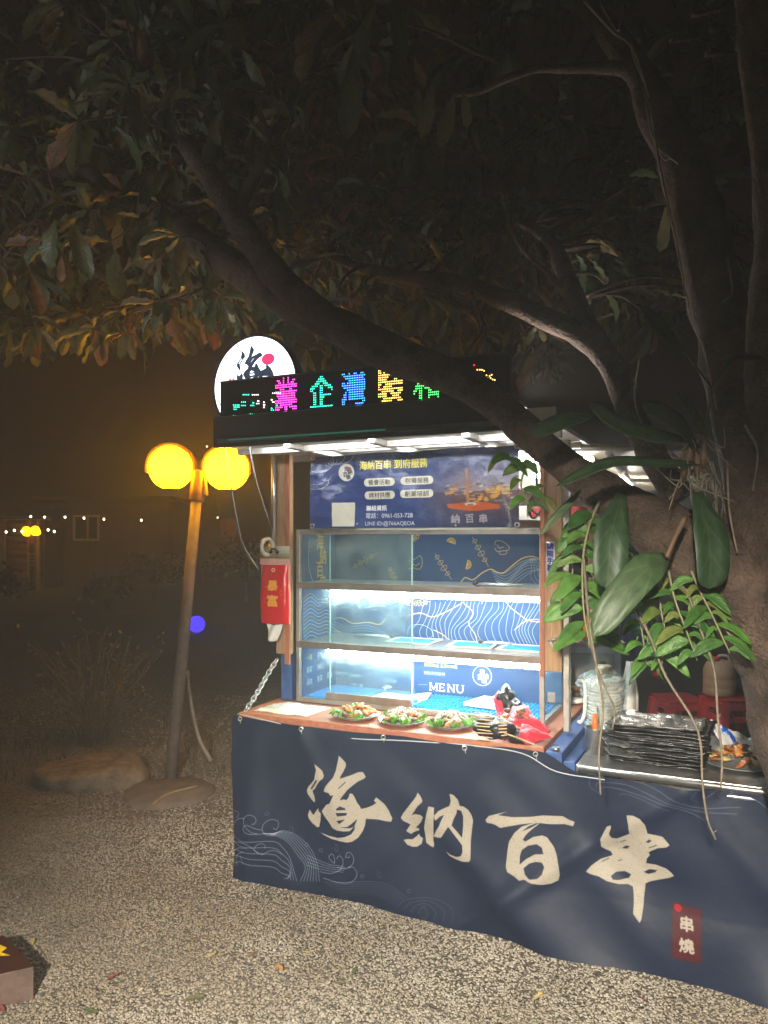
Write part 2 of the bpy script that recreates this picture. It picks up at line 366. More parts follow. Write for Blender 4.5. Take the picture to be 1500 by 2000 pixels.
# ------------------------------------------------------------------ ground
def gh(x, y):
    d = max(0, y-5.4); k = min(1, d/.9)
    return k*.05*noise.noise(Vector((x*1.1, y*.9, 3)))+k*.10*max(0, noise.noise(Vector((x*.35, y*.3, 9))))+.004*noise.noise(Vector((x*5, y*5, 1)))
def dirt_mat():
    m = mat('gravel_soil', (.20,.175,.14), .9, 0, .5, 35, 1.0, 120); n = m.node_tree; L = n.links; b = n.nodes['Principled BSDF']
    tc = n.nodes.new('ShaderNodeTexCoord'); vo = n.nodes.new('ShaderNodeTexVoronoi'); vo.inputs['Scale'].default_value = 75; L.new(tc.outputs['Object'], vo.inputs['Vector'])
    base = b.inputs['Base Color'].links[0].from_socket; hs = n.nodes.new('ShaderNodeMix'); hs.data_type = 'RGBA'; hs.blend_type = 'MULTIPLY'; hs.inputs[0].default_value = .8
    r = n.nodes.new('ShaderNodeMapRange'); r.inputs[3].default_value = .35; r.inputs[4].default_value = 1.5; L.new(vo.outputs['Color'], r.inputs[0])
    L.new(base, hs.inputs[6]); L.new(r.outputs[0], hs.inputs[7]); L.new(hs.outputs[2], b.inputs['Base Color'])
    bp = n.nodes.new('ShaderNodeBump'); bp.inputs['Strength'].default_value = .8; bp.inputs['Distance'].default_value = .012; bp.invert = True
    L.new(vo.outputs['Distance'], bp.inputs['Height']); L.new(b.inputs['Normal'].links[0].from_socket, bp.inputs['Normal']); L.new(bp.outputs[0], b.inputs['Normal']); return m
MD = dirt_mat()
def axis(a, b, n): return [a+(b-a)*i/n for i in range(n+1)]
xs = [-60,-40,-25,-16]+axis(-12, 12, 120)+[16,25,40,60]; ys = [-8,-4,-1]+axis(0, 12, 80)+axis(12.5, 30, 36)+[34,40,50,70]
m = MB(); nx = len(xs)
for y in ys:
    for x in xs: m.v.append(V(x, y, gh(x, y)))
for j in range(len(ys)-1):
    for i in range(nx-1): m.face([j*nx+i, j*nx+i+1, (j+1)*nx+i+1, (j+1)*nx+i], None, True)
o = m.build('ground', MD); o['kind'] = 'structure'; o['label'] = 'dark soil and gravel yard'
# loose gravel, every stone real
def gravel():
    pts, rad = [], []
    for (y0, y1, den, r0, r1) in ((1.9,2.7,12000,.0034,.0066),(2.7,3.5,9000,.0036,.0068),(3.5,4.5,5200,.004,.0072),(4.5,6.0,2000,.0045,.009),(6.0,8,300,.006,.013)):
        xl = y1*.53+.15; A = (y1-y0)*(2*xl+.8); n_ = int(A*den)
        x = np.random.uniform(-xl-.8, xl, n_); y = np.random.uniform(y0, y1, n_)
        k = (x < y*.52+.1) & (x > -y*.52-.75) & ((x > -y*.53) | (np.random.rand(n_) < .55)) & ((x*ST+y*CT-PN < .10) | ((x-P0[0])*CT-(y-P0[1])*ST < .02))
        x, y = x[k], y[k]; pts.append(np.c_[x, y]); rad.append(r0+(r1-r0)*np.random.rand(len(x))**1.6)
    p = np.vstack(pts); r = np.concatenate(rad); N = len(p)
    big = np.random.rand(N) < .012; r[big] *= 1.5
    t_ = (1+5**.5)/2; iv = np.array([(-1,t_,0),(1,t_,0),(-1,-t_,0),(1,-t_,0),(0,-1,t_),(0,1,t_),(0,-1,-t_),(0,1,-t_),(t_,0,-1),(t_,0,1),(-t_,0,-1),(-t_,0,1)])/math.hypot(1, t_)
    fc = np.array([(0,11,5),(0,5,1),(0,1,7),(0,7,10),(0,10,11),(1,5,9),(5,11,4),(11,10,2),(10,7,6),(7,1,8),(3,9,4),(3,4,2),(3,2,6),(3,6,8),(3,8,9),(4,9,5),(2,4,11),(6,2,10),(8,6,7),(9,8,1)])
    an = np.random.rand(N)*2*PI; c, s = np.cos(an), np.sin(an)
    sc_ = np.c_[np.random.uniform(.8,1.5,N), np.random.uniform(.7,1.1,N), np.random.uniform(.5,.9,N)]*r[:,None]
    v = iv[None]*np.random.uniform(.78,1.18,(N,12,1))*sc_[:,None,:]
    tl = np.random.uniform(-.5,.5,N); ct, st = np.cos(tl)[:,None], np.sin(tl)[:,None]
    x_, z_ = v[...,0]*ct+v[...,2]*st, -v[...,0]*st+v[...,2]*ct; v[...,0], v[...,2] = x_, z_
    X = v[...,0]*c[:,None]-v[...,1]*s[:,None]; Y = v[...,0]*s[:,None]+v[...,1]*c[:,None]
    gz = np.array([gh(a, b) for a, b in p]); lay = np.random.uniform(0,.8,N)*r
    v = np.stack([X+p[:,0:1], Y+p[:,1:2], v[...,2]+(gz+lay)[:,None]], -1).reshape(-1,3)
    f = (fc[None]+12*np.arange(N)[:,None,None]).reshape(-1,3)
    me = bpy.data.meshes.new('gravel'); me.vertices.add(len(v)); me.vertices.foreach_set('co', v.ravel().astype(np.float32))
    me.loops.add(f.size); me.loops.foreach_set('vertex_index', f.ravel().astype(np.int32)); me.polygons.add(len(f)); me.polygons.foreach_set('loop_start', np.arange(0, f.size, 3, dtype=np.int32))
    me.update(calc_edges=True)
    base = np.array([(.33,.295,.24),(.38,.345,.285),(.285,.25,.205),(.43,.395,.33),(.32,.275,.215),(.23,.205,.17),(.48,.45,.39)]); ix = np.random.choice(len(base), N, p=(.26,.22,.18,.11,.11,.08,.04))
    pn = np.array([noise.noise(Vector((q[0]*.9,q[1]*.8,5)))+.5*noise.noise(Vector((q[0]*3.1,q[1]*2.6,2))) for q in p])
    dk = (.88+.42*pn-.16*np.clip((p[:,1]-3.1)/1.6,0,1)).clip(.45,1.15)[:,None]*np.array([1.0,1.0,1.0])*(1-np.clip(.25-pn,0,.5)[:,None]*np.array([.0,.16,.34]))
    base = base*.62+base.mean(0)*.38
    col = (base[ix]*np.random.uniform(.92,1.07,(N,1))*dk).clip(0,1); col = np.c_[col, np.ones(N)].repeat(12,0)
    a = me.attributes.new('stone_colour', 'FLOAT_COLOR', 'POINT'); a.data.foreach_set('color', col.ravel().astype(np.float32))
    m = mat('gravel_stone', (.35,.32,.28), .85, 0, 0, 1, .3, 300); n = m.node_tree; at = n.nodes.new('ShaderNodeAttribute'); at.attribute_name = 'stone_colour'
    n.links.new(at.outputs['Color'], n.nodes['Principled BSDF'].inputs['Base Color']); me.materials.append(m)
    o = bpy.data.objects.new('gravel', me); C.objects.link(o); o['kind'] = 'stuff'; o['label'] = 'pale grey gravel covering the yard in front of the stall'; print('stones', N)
gravel()

# ------------------------------------------------------------------ stall structure
M_WOOD = mat('old_wood', (.40,.24,.12), .65, 0, .45, 9, .35, 50, stretch=(14,14,1.2))
M_WOODR = mat('red_edge_wood', (.38,.13,.06), .6, 0, .35, 9, .25, 50, stretch=(14,14,1.2))
M_BOARD = mat('counter_board', (.40,.15,.085), .45, 0, .4, 7, .2, 40, stretch=(1.5,9,9))
M_STEEL = mat('stainless_steel', (.56,.56,.55), .32, .9, .2, 14, .08, 30, stretch=(2,2,30))
M_ALU = mat('aluminium_frame', (.50,.47,.42), .42, .8, .25, 16, .08)
M_BLUE = mat('blue_painted_steel', (.05,.11,.30), .45, .2, .45, 12, .25, 40)
M_DARK = mat('dark_fascia', (.018,.02,.021), .55, 0, .4, 10, .1)
M_WHITE = mat('white_panel', (.70,.69,.64), .5, 0, .2, 6, .06)
M_CREAM = mat('cream_panel', (.62,.57,.46), .55, 0, .3, 5, .08)
M_GREY = mat('grey_plastic', (.22,.24,.25), .5, 0, .3, 9)
M_BLACK = mat('black_plastic', (.015,.015,.016), .35, 0, .4, 14, .1)
M_RED = mat('red_plastic', (.45,.03,.04), .4, 0, .25, 8)
M_CABLE = mat('black_cable', (.02,.02,.02), .5, 0, 0)
M_WIRE = mat('grey_cable', (.32,.33,.33), .5, 0, 0)
st = thing('food_stall', 'blue trailer food stall with wooden posts and a dark flat roof', 'food stall', S(.75,.4,0))
MB().sbox(0,1.50,.005,1.15,.765,.797).build('counter_board', M_BOARD, st, .004)
MB().sbox(.02,1.49,.05,.075,.05,.764).build('front_panel', M_BLUE, st, .003)
MB().sbox(.02,1.49,.075,1.2,.30,.36).build('chassis', M_BLUE, st)
for u in (.3, 1.2):
    MB().lathe(S(u,.62,.26), [(.10,-.055),(.24,-.06),(.26,-.03),(.26,.03),(.24,.06),(.10,.055)], 28, ax=S(u,1.62,.26)-S(u,.62,.26)).build('wheel', M_BLACK, st)
MB().sbox(1.508,1.575,.0,1.20,.735,.785).build('side_rail', M_BLUE, st, .004)
MB().sbox(1.578,1.625,.01,1.20,.70,.752).build('side_rail', M_BLUE, st, .004)
MB().tube([S(1.545,.02,.79), S(1.545,.02,.80)], .016, 10).build('bolt', M_STEEL, st)
# posts
def post(u0, u1, w0, w1, z0, z1):
    MB().sbox(u0,u1,w0,w1,z0,z1).build('post', M_WOOD, st, .003)
    if u0 < .5: MB().sbox(u1-.028,u1+.002,w0-.012,w0-.001,z0-.05,z1).build('post_edge', M_WOODR, st, .002)
    else: MB().sbox(u0-.002,u0+.018,w0-.012,w0-.001,z0-.02,z1).build('post_edge', M_WOODR, st, .002)
post(.028,.115,.295,.325,1.045,2.08); post(1.425,1.515,.275,.30,1.06,2.08)
MB().sbox(.035,.10,.33,.40,.80,1.05).build('post_foot', M_BLUE, st, .003)
MB().sbox(1.52,1.545,.285,.33,.80,2.08).build('corner_strut', M_ALU, st, .002)
MB().tube([S(.008,.28,1.18), S(.008,.28,1.62)], .013, 8).build('conduit', M_STEEL, st)
MB().tube([S(.03,.27,1.62), S(.03,.27,2.08)], .012, 8).build('conduit', M_STEEL, st)
for z in (1.20,1.60): MB().sbox(1.455,1.49,.262,.275,z-.022-.25,z+.02-.25).build('latch', M_STEEL, st, .002)
for z in (1.335,1.195):
    MB().tube([S(1.46,.262,z), S(1.475,.245,z+.004), S(1.50,.245,z+.02)], .006, 6).tube([S(1.475,.245,z), S(1.49,.24,z-.03)], .005, 6).build('latch_handle', M_STEEL, st)
MB().tube(spline([S(1.585,.28,1.03), S(1.615,.27,1.02), S(1.615,.27,.90), S(1.60,.27,.855), S(1.585,.28,.852)], 5), .008, 8).build('grab_handle', M_WHITE, st)
# walls behind the display case
MB().sbox(.02,.60,1.22,1.24,.80,2.08).build('rear_wall', M_CREAM, st)
MB().sbox(.60,1.56,1.22,1.24,1.62,2.08).build('rear_wall', M_CREAM, st)
for z in (1.74,1.90): MB().sbox(1.0,1.56,.80,1.20,z,z+.018).build('rear_shelf', M_WHITE, st)
MB().sbox(1.535,1.565,.80,1.20,1.10,2.05).build('side_board', mat('brown_ply', (.30,.17,.09), .7, 0, .35, 8, .2, 40, stretch=(10,10,1.5)), st)
# roof
RZ = 2.10
MB().sbox(-.10,1.56,-.05,1.30,RZ,RZ+.02).build('roof_panel', M_WHITE, st)
for u in (.28,.72,1.16): MB().sbox(u,u+.035,-.03,1.27,RZ-.03,RZ-.003).build('roof_bar', M_ALU, st, .002)
for w in (.10,.52,.9): MB().sbox(-.08,1.55,w,w+.03,RZ-.034,RZ-.0035).build('roof_bar', M_ALU, st, .002)
MB().sbox(-.085,1.40,-.085,-.055,RZ-.016,2.232).build('fascia', M_DARK, st, .004)
MB().sbox(-.05,1.42,-.10,-.086,RZ+.005,RZ+.022).build('drip_edge', mat('drip_edge', (.10,.14,.13), .35, .5, .3, 30), st)
dm = MB()
for i in range(110): u = .02+i*.0075; dm.box(S(u,-.103,RZ+.014), (.0035,.003,.0065), -TH)
o = dm.build('drip_led', emat('drip_led', (.05,.55,.36), .14), st); o['kind'] = 'stuff'
MB().sbox(1.30,1.56,-.05,-.02,RZ+.021,2.17).build('roof_end', M_WHITE, st)
MB().sbox(.01,1.36,-.052,-.040,RZ-.0125,RZ-.001).build('added_roof_strip', emat('added_strip_glow', (.95,.98,1.0), STRIP_S), st)  # LED strip added out of view behind the fascia, brightens poster and roof
# raised side flap at the right
a, b, c, d = P(1108,876,3.75), P(1330,876,3.75), P(1420,958,5.0), P(1150,958,5.0); up = V(0,0,.025)
MB().hexa([a,b,c,d,a+up,b+up,c+up,d+up]).build('side_flap', mat('flap_panel', (.58,.50,.35), .55, 0, .25, 4), st)
fm = MB(); fm.tube([a-V(0,.01,0), b-V(0,.01,0)], .016, 8); fm.tube([a.lerp(b,.36)-up*.8, d.lerp(c,.36)-up*.8], .016, 8); fm.tube([a.lerp(b,.9)-up*.8, d.lerp(c,.9)-up*.8], .016, 8)
fm.tube([a.lerp(d,.6)-up*.9, b.lerp(c,.6)-up*.9], .012, 8); fm.build('flap_frame', M_ALU, st)
MB().tube([S(.30,.56,2.05), S(1.25,.56,2.05)], .011, 8).build('added_work_light', emat('added_work_light', (.97,.97,.92), 45), st)  # added tube hidden by the poster, brightens the upper case level
for w, z, q in ((.95,1.98,.25),(.8,2.04,.3)):
    MB().tube([S(1.2,w,z), S(1.2+q*1.2,w,z)], .011, 8).build('added_work_light', emat('added_work_light', (.97,.97,.92), 45), st)  # more added tubes, assumed under the roof to light the stall interior
MB().tube([P(1140,944,4.62), P(1235,957,4.62)], .012, 8).build('assumed_flap_light', emat('assumed_flap_light', (1,.95,.86), 300), st)  # assumed tube hidden behind the limb, brightens the flap and work area
MB().tube(spline([P(1165,905,4.0), P(1172,880,4.0), P(1200,883,4.0), P(1280,878,4.0), P(1340,886,4.0)], 5), .008, 6).build('roof_cable', M_CABLE, st)
ck = S(1.385,.05,2.165); CA = (V(1.15,2.45,3.1)-ck).normalized()
t = thing('added_floodlight', 'small added floodlight clamped on the roof end pointing up at the tree limbs', 'floodlight', ck)  # lamp put in behind the low limb to bring out the tree limbs
MB().box(ck+V(0,0,-.03), (.03,.03,.05), -TH).build('clamp', M_BLACK, t); MB().lathe(ck+CA*.02, [(.015,-.03),(.028,-.01),(.034,.025),(.031,.024),(.02,-.005)], 18, ax=CA).build('housing', M_BLACK, t); MB().lathe(ck+CA*.02, [(0,.012),(.026,.012)], 14, ax=CA).build('lens', emat('clip_lens', (1,.95,.88), 6), t)
ld = bpy.data.lights.new('clip_beam', 'SPOT'); lo = bpy.data.objects.new('clip_beam', ld); C.objects.link(lo); ld.energy = CLIP_W; ld.color = (1,.93,.85); ld.spot_size = math.radians(110); ld.spot_blend = .8; ld.shadow_soft_size = .02
lo.rotation_euler = CA.to_track_quat('-Z','Y').to_euler(); lo.parent = t; lo.location = CA*.05
# display case
U0, U1, W0, W1, Z0, Z1 = .128, 1.425, .33, .74, .80, 1.69
ca = thing('display_case', 'lit glass display case with three empty levels on the stall counter', 'display case', S(.78,.5,Z0))
fr = MB()
for u in (U0,U1-.022):
    for w in (W0,W1-.022): fr.sbox(u,u+.022,w,w+.022,Z0,Z1)
for z in (Z0,Z1-.024):
    fr.sbox(U0+.022,U1-.022,W0-.001,W0+.020,z,z+.024); fr.sbox(U0+.022,U1-.022,W1-.021,W1+.001,z,z+.024)
    fr.sbox(U0-.001,U0+.020,W0+.022,W1-.022,z,z+.024); fr.sbox(U1-.020,U1+.001,W0+.022,W1-.022,z,z+.024)
fr.build('frame', M_ALU, ca, .002)
MB().sbox(U0,U1,W0,W1,Z1+.0005,Z1+.006).build('top_pane', glass('case_glass', (.90,.97,.95), .05, .025), ca)
MB().sbox(U0+.02,U1-.02,W0+.022,W1-.022,Z0+.002,Z0+.014).build('case_floor', M_STEEL, ca)
SH = (1.418, 1.112)
for z in SH:
    MB().sbox(U0+.023,U1-.023,W0+.03,W1-.03,z-.006,z).build('shelf', M_STEEL, ca)
    MB().sbox(U0+.003,U1-.003,W0-.006,W0+.026,z-.032,z+.002).build('shelf_lip', mat('shelf_lip', (.36,.30,.26), .4, .75, .25, 12), ca, .002)
    t0, t1 = (.31 if z > 1.2 else .29), U1-.035
    MB().tube([S(t0,W0+.05,z-.052), S(t1,W0+.05,z-.052)], .0125, 10).build('tube_light', emat('tube_glow', (.86,.97,1.0), TUBE_S), ca)
    MB().sbox(t0-.02,t1+.02,W0+.032,W0+.068,z-.038,z-.008).build('lamp_batten', M_WHITE, ca)
# print on the back panel
bc = Canvas(900, 620, (.13,.25,.40)); bw, bz0, bz1 = W1-.024, Z0, Z1
def bpx(px, py): u, z = SP(px, py, bw); return ((u-U0)/(U1-U0)*900, (bz1-z)/(bz1-bz0)*620)
def bcp(pts, ox=480, oy=1000, k=640/1500): return [bpx(*q) for q in crop(pts, ox, oy, k)]
bc.a *= (1+.10*np.sin(np.linspace(0,9,620))[:,None,None]*np.sin(np.linspace(0,5,900))[None,:,None])
GO, CRM = (.90,.72,.30), (.86,.90,.92)
# gold fruit slices and skewer line drawings
for (cx, cy_, r, rot) in ((940,140,27,.35),(1012,240,26,1.8)):
    x, y = bcp([(cx,cy_)])[0]; a = np.linspace(rot+PI, rot+2*PI, 14); rr = r*.62
    bc.stroke([(x+rr*math.cos(q), y+rr*math.sin(q)) for q in a], 2.6, (.88,.68,.22), closed=True)
    for q in a[2:-1:2]: bc.stroke([(x,y),(x+rr*.8*math.cos(q), y+rr*.8*math.sin(q))], 2.0, (.88,.68,.22))
    bc.stroke([(x+rr*.78*math.cos(q), y+rr*.78*math.sin(q)) for q in a], 1.4, (.88,.68,.22))
for (p, q) in (((1040,120),(1105,238)),((868,195),(935,298)),((490,255),(590,195)),((655,255),(690,312)),((770,420),(835,410)),((765,130),(790,95))):
    a, b = (np.array(v_) for v_ in bcp([p, q])); d = (b-a)/np.linalg.norm(b-a); nn = np.array([-d[1], d[0]]); Lh = np.linalg.norm(b-a)
    bc.stroke([a-d*4, b+d*10], 1.6, GO)
    for k in range(4):
        c = a+d*Lh*(.12+.24*k); w_ = 9+2*((k*7) % 3)
        bc.stroke([tuple(c+d*w_*.62*math.cos(t_)+nn*w_*(1+.15*math.sin(3*t_+k))*math.sin(t_)) for t_ in np.linspace(0, 2*PI, 12)], 1.6, GO, closed=True)
for pts in ([(1140,150),(1145,132),(1175,135),(1205,158),(1200,175),(1175,178),(1150,180),(1140,165)],[(1165,178),(1160,190),(1180,195),(1195,188),(1192,176)],[(1150,150),(1160,165),(1180,160)],
            [(745,225),(775,215),(800,200),(808,235),(795,262),(765,255),(745,262)],[(760,235),(780,245),(795,232)]): bc.stroke(bcp(pts), 1.8, GO, sm=3)
# mountains and contour waves
ridge = [(960,335),(985,320),(1005,300),(1040,310),(1080,280),(1120,262),(1150,275),(1180,278),(1215,250),(1260,215),(1300,203),(1330,208),(1360,225),(1420,280)]
bc.stroke(bcp(ridge), 3.2, GO, sm=4)
for k in range(1, 9): bc.stroke(bcp([(x+4*k, y+8*k+6*math.sin(x*.03+k)) for x, y in ridge[5:]]), 1.3, CRM, .75, sm=4)
for k in range(5): bc.stroke(bcp([(1300+5*k,210),(1308+12*k,250),(1305+20*k,300),(1330+22*k,330)]), 1.3, CRM, .6, sm=3)
crest = [(740,480),(800,465),(860,478),(900,470),(960,430),(1010,415),(1060,405),(1130,400),(1190,415),(1230,450),(1280,490),(1340,500),(1430,540)]
for k in range(25):
    x0 = 790+k*24; top = 400+12*math.sin(k*.5)
    bc.stroke(bcp([(x0+30,top),(x0+18+10*math.sin(k),top+40),(x0-8+14*math.sin(k*.7+1),top+95),(x0-30+25*math.sin(k*.45),top+150),(x0-5+30*math.sin(k*.4+1),top+215)]), 1.5, CRM, .8, sm=4)
for pts in ([(740,475),(800,462),(850,480),(900,465),(950,440),(1000,410)],[(860,540),(900,560),(940,590),(990,600)],[(1000,420),(1040,460),(1020,510),(1050,560),(1060,600)],[(1180,400),(1215,440),(1255,470),(1290,495),(1350,505)],
            [(1080,420),(1100,380),(1130,360)],[(1230,540),(1280,500),(1340,490)],[(390,490),(440,485),(490,510),(560,505),(610,515),(640,490)],[(380,520),(450,560),(540,575),(640,560)]): bc.stroke(bcp(pts), 2.6, GO, sm=4)
for k in range(5):
    bc.stroke(bcp([(400,500+12*k),(470,525+10*k),(560,520+12*k),(650,560+6*k),(740,590)]), 1.2, CRM, .6, sm=4)
    bc.stroke(bcp([(620+8*k,500+10*k),(650+8*k,475+12*k),(690,480+12*k),(730,520+8*k)]), 1.3, CRM, .6, sm=4)
bc.stroke(bcp([(740,560),(750,525),(800,515),(845,535),(858,565),(830,580)]), 1.6, CRM, .8, sm=4)
# lower level: menu lettering
x, y = bcp([(925,800)])[0]
def serif(cv, ch, x, y, h, col):
    w = h*.95; S_ = {'M': [[(0,0),(0,1)],[(0,0),(.5,.85)],[(.5,.85),(1,0)],[(1,0),(1,1)]], 'E': [[(.1,0),(.1,1)],[(.1,0),(.75,0)],[(.1,.5),(.6,.5)],[(.1,1),(.8,1)],[(.75,0),(.75,.18)],[(.8,1),(.8,.8)]], 'N': [[(.05,0),(.05,1)],[(.05,0),(.9,1)],[(.9,0),(.9,1)]], 'U': [[(.05,0),(.05,.7),(.2,.95),(.5,1),(.75,.92),(.88,.7),(.88,0)]]}[ch]
    for sk in S_: cv.stroke([(x+q[0]*w, y+q[1]*h) for q in sk], h*.13, col)
    for (sx_, sy_) in {'M': ((0,0),(0,1),(1,0),(1,1)), 'E': ((.1,0),(.1,1)), 'N': ((.05,0),(.05,1),(.9,0)), 'U': ((.05,0),(.88,0))}[ch]: cv.stroke([(x+(sx_-.16)*w, y+sy_*h), (x+(sx_+.16)*w, y+sy_*h)], h*.08, col)
x0, y0 = bcp([(845,782)])[0]; x1, y1 = bcp([(1005,822)])[0]; hh = 27; adv = (x1-x0)/4.0
for i, ch in enumerate('MENU'): serif(bc, ch, x0+i*adv*1.02, y0, hh, (.93,.94,.93))
x, y = bcp([(808,850)])[0]; bc.text('TEL: 0961-0', x, y, 19, (.9,.92,.92), bold=.02)
x, y = bcp([(815,705)])[0]; bc.text('單串90元 三串199元', x, y, 15, (.85,.80,.25), bold=.02)
x, y = bcp([(815,742)])[0]; bc.text('特別天然食材', x, y, 14, (.85,.88,.9))
for (px, py, s_) in ((400,690,'雞腿串 · 豆皮'),(400,740,'· 青椒牛肉'),(470,752,'· 脆皮腸'),(620,728,'· 脆皮五花'),(620,775,'· 百頁豆腐'),(470,795,'· 三杯小卷')):
    x, y = bcp([(px,py)])[0]; bc.text(s_, x, y, 14, (.82,.86,.86), al=.85)
x, y = bcp([(1082,750)])[0]; bc.disc(x, y, 36, (.88,.90,.90)); bc.disc(x, y, 34, (.12,.25,.45)); bc.disc(x, y, 29, (.12,.25,.45))
for ch, dx, dy in (('海',0,-14),('納',13,0),('百',-8,6),('串',8,18)): bc.text(ch, x+dx, y+dy, 21, (.92,.94,.94), bold=.02, align='C')
bc.stroke(bcp([(770,690),(768,800),(775,850)]), 1.5, CRM, .6); bc.stroke(bcp([(790,790),(830,790)]), 1.2, CRM, .7)
bc.speckle(.06)
mb_ = printmat('back_panel_print', bc, .55, bump=.12, bscale=9, spec=.3, dirt=.12)
MB().grid(lambda a, b: S(U0+a*(U1-U0), bw, bz0+b*(bz1-bz0)), 24, 16).build('back_panel', mb_, ca)
lc = Canvas(300, 620, (.11,.24,.42))
for k, ch in enumerate('海納百串'): lc.text(ch, 165+(14 if k % 2 else -14), 45+52*k, 66, (.86,.63,.20), bold=.015, align='C')
lc.stroke([(60,40),(50,120),(90,190),(160,215),(250,190)], 3, CRM, .8, sm=5); lc.disc(75,60,7,(.7,.15,.12)); lc.disc(75,80,6,(.7,.15,.12))
for k in range(12): lc.stroke([(10,250+14*k),(70,235+14*k),(140,262+13*k),(210,250+14*k),(290,290+12*k)], 2.2, CRM if k % 3 else GO, .8, sm=5)
for k in range(9): lc.text('一品香醬烤'[k % 5]+'爐串肉菜'[k % 4], 60+90*(k % 3), 470+45*(k//3), 24, (.82,.85,.8) if k else (.85,.8,.25), align='C')
ml = printmat('side_panel_print', lc, .55, spec=.3, dirt=.12)
MB().grid(lambda a, b: S(U0+.024, W0+.022+a*(W1-W0-.044), bz0+b*(bz1-bz0)), 8, 12).build('side_panel', ml, ca)
MG = glass('case_glass', (.90,.97,.95), .05, .025); MG2 = glass('case_glass_dusty', (.82,.95,.91), .06, .055)
gu = SP(800,1200,W0)[0]; gl_ = SP(640,1200,W0)[0]
MB().sbox(U0+.022,gu,W0+.0225,W0+.0265,Z0+.026,Z1-.026).build('sliding_pane', MG2, ca)
MB().sbox(U1-.006,U1-.002,W0+.024,W1-.024,Z0+.026,Z1-.026).build('end_pane', MG, ca)
me_ = mat('glass_edge', (.45,.68,.62), .2, 0, .2, 10)
MB().sbox(gu,gu+.006,W0+.0215,W0+.0275,Z0+.026,Z1-.026).build('pane_edge', me_, ca)
MB().sbox(gl_-.005,gl_,W0+.0275,W0+.032,Z0+.026,Z1-.026).build('pane_edge', me_, ca)
MB().sbox(gl_-.012,gu+.004,W0-.003,W0+.016,Z0+.025,Z0+.062).build('pane_rail', mat('pane_rail', (.34,.27,.23), .4, .7, .25, 12), ca, .002)
# blue ribbed mats and trays in the case
M_MAT = mat('blue_mat', (.02,.22,.55), .4, 0, .2, 10)
def ribmat(u0, u1, w0, w1, z, label, n=30):
    m = MB(); m.sbox(u0,u1,w0,w1,z,z+.006)
    for i in range(n): u = u0+(u1-u0)*(i+.2)/n; m.sbox(u,u+(u1-u0)/n*.5,w0,w1,z+.0062,z+.011)
    for i in range(6): w = w0+(w1-w0)*(i+.4)/6; m.sbox(u0,u1,w,w+.004,z+.0063,z+.0125)
    return tag(m.build('blue_mat', M_MAT, None, 0, S(u0,w0,z)), label, 'mat')
ribmat(U0+.03,.74,W0+.03,W1-.05,Z0+.0145,'blue ribbed mat on the case floor behind the sliding glass')
ribmat(.76,U1-.03,W0+.03,W1-.05,Z0+.0145,'blue ribbed mat on the case floor below the menu lettering')
def tray(cu, cw, lu, lw, z, rz, label):
    t = thing('tray', label, 'tray', S(cu,cw,z), 'blue trays on the middle shelf')
    q = lambda a, b, h: S(cu+a*lu*math.cos(rz)-b*lw*math.sin(rz), cw+a*lu*math.sin(rz)+b*lw*math.cos(rz), z+h)
    m = MB(); R_ = [(-.5,-.5),(.5,-.5),(.5,.5),(-.5,.5)]
    for i in range(4):
        a, b = R_[i], R_[(i+1) % 4]; k = .84
        m.hexa([q(*a,.001), q(*b,.001), q(b[0]*k,b[1]*k,.001), q(a[0]*k,a[1]*k,.001), q(a[0]*1.03,a[1]*1.03,.010), q(b[0]*1.03,b[1]*1.03,.010), q(b[0]*.90,b[1]*.90,.010), q(a[0]*.90,a[1]*.90,.010)])
    m.build('rim', M_WHITE, t)
    MB().hexa([q(-.42,-.42,.002), q(.42,-.42,.002), q(.42,.42,.002), q(-.42,.42,.002), q(-.42,-.42,.009), q(.42,-.42,.009), q(.42,.42,.009), q(-.42,.42,.009)]).build('liner', M_MAT, t)
tray(.70,.55,.24,.20,SH[1],.05,'blue lined tray left of the tongs on the middle shelf'); tray(1.02,.54,.22,.20,SH[1],.1,'blue lined tray between the tongs on the middle shelf'); tray(1.28,.53,.22,.20,SH[1],0,'blue lined tray at the post end of the middle shelf')
def tongs(u, w, z, ang, L, label):
    t = thing('tongs', label, 'tongs', S(u,w,z)); d = Vector((math.cos(ang)*CT+math.sin(ang)*ST, -math.cos(ang)*ST+math.sin(ang)*CT, 0)); nn = Vector((-d.y, d.x, 0)); c = S(u,w,z)
    for s_ in (-1, 1):
        MB().tube([c, c+d*L*.3+nn*s_*.008+V(0,0,.006), c+d*L+nn*s_*.02+V(0,0,.004)], [.007,.006,.004], 6).build('arm', M_STEEL, t)
    MB().lump(c+V(0,0,.008), (.016,.012,.012), 1, .1, 1).build('grip', M_BLACK, t)
tongs(.62,.45,SH[1]+.03,PI-.1,.22,'steel tongs lying across the middle shelf behind the sliding glass'); tongs(1.10,.42,SH[1]+.034,.15,.15,'black handled tongs between two trays on the middle shelf'); tongs(1.08,.40,SH[0]+.006,.05,.22,'tongs lying flat on the upper shelf near the wooden post')
o = MB().hexa([S(1.0,.45,Z0+.03),S(1.20,.43,Z0+.03),S(1.24,.60,Z0+.03),S(1.05,.62,Z0+.03),S(1.0,.45,Z0+.052),S(1.20,.43,Z0+.052),S(1.24,.60,Z0+.056),S(1.05,.62,Z0+.056)]).build('white_box', M_WHITE, None, .006, S(1.1,.5,Z0+.03)); tag(o, 'flat white lidded box on the blue mat in the case', 'box')
o = MB().grid(lambda a, b: S(.50+.26*a+.02*b, .40+.2*b, Z0+.034+.02*math.sin(a*5)*math.sin(b*4)+.004*noise.noise(V(a*9,b*9,0))), 14, 10).build('paper_sheet', M_WHITE, None, 0, S(.6,.5,Z0+.034), .002); tag(o, 'crumpled white paper sheet on the blue mat behind the sliding glass', 'paper')
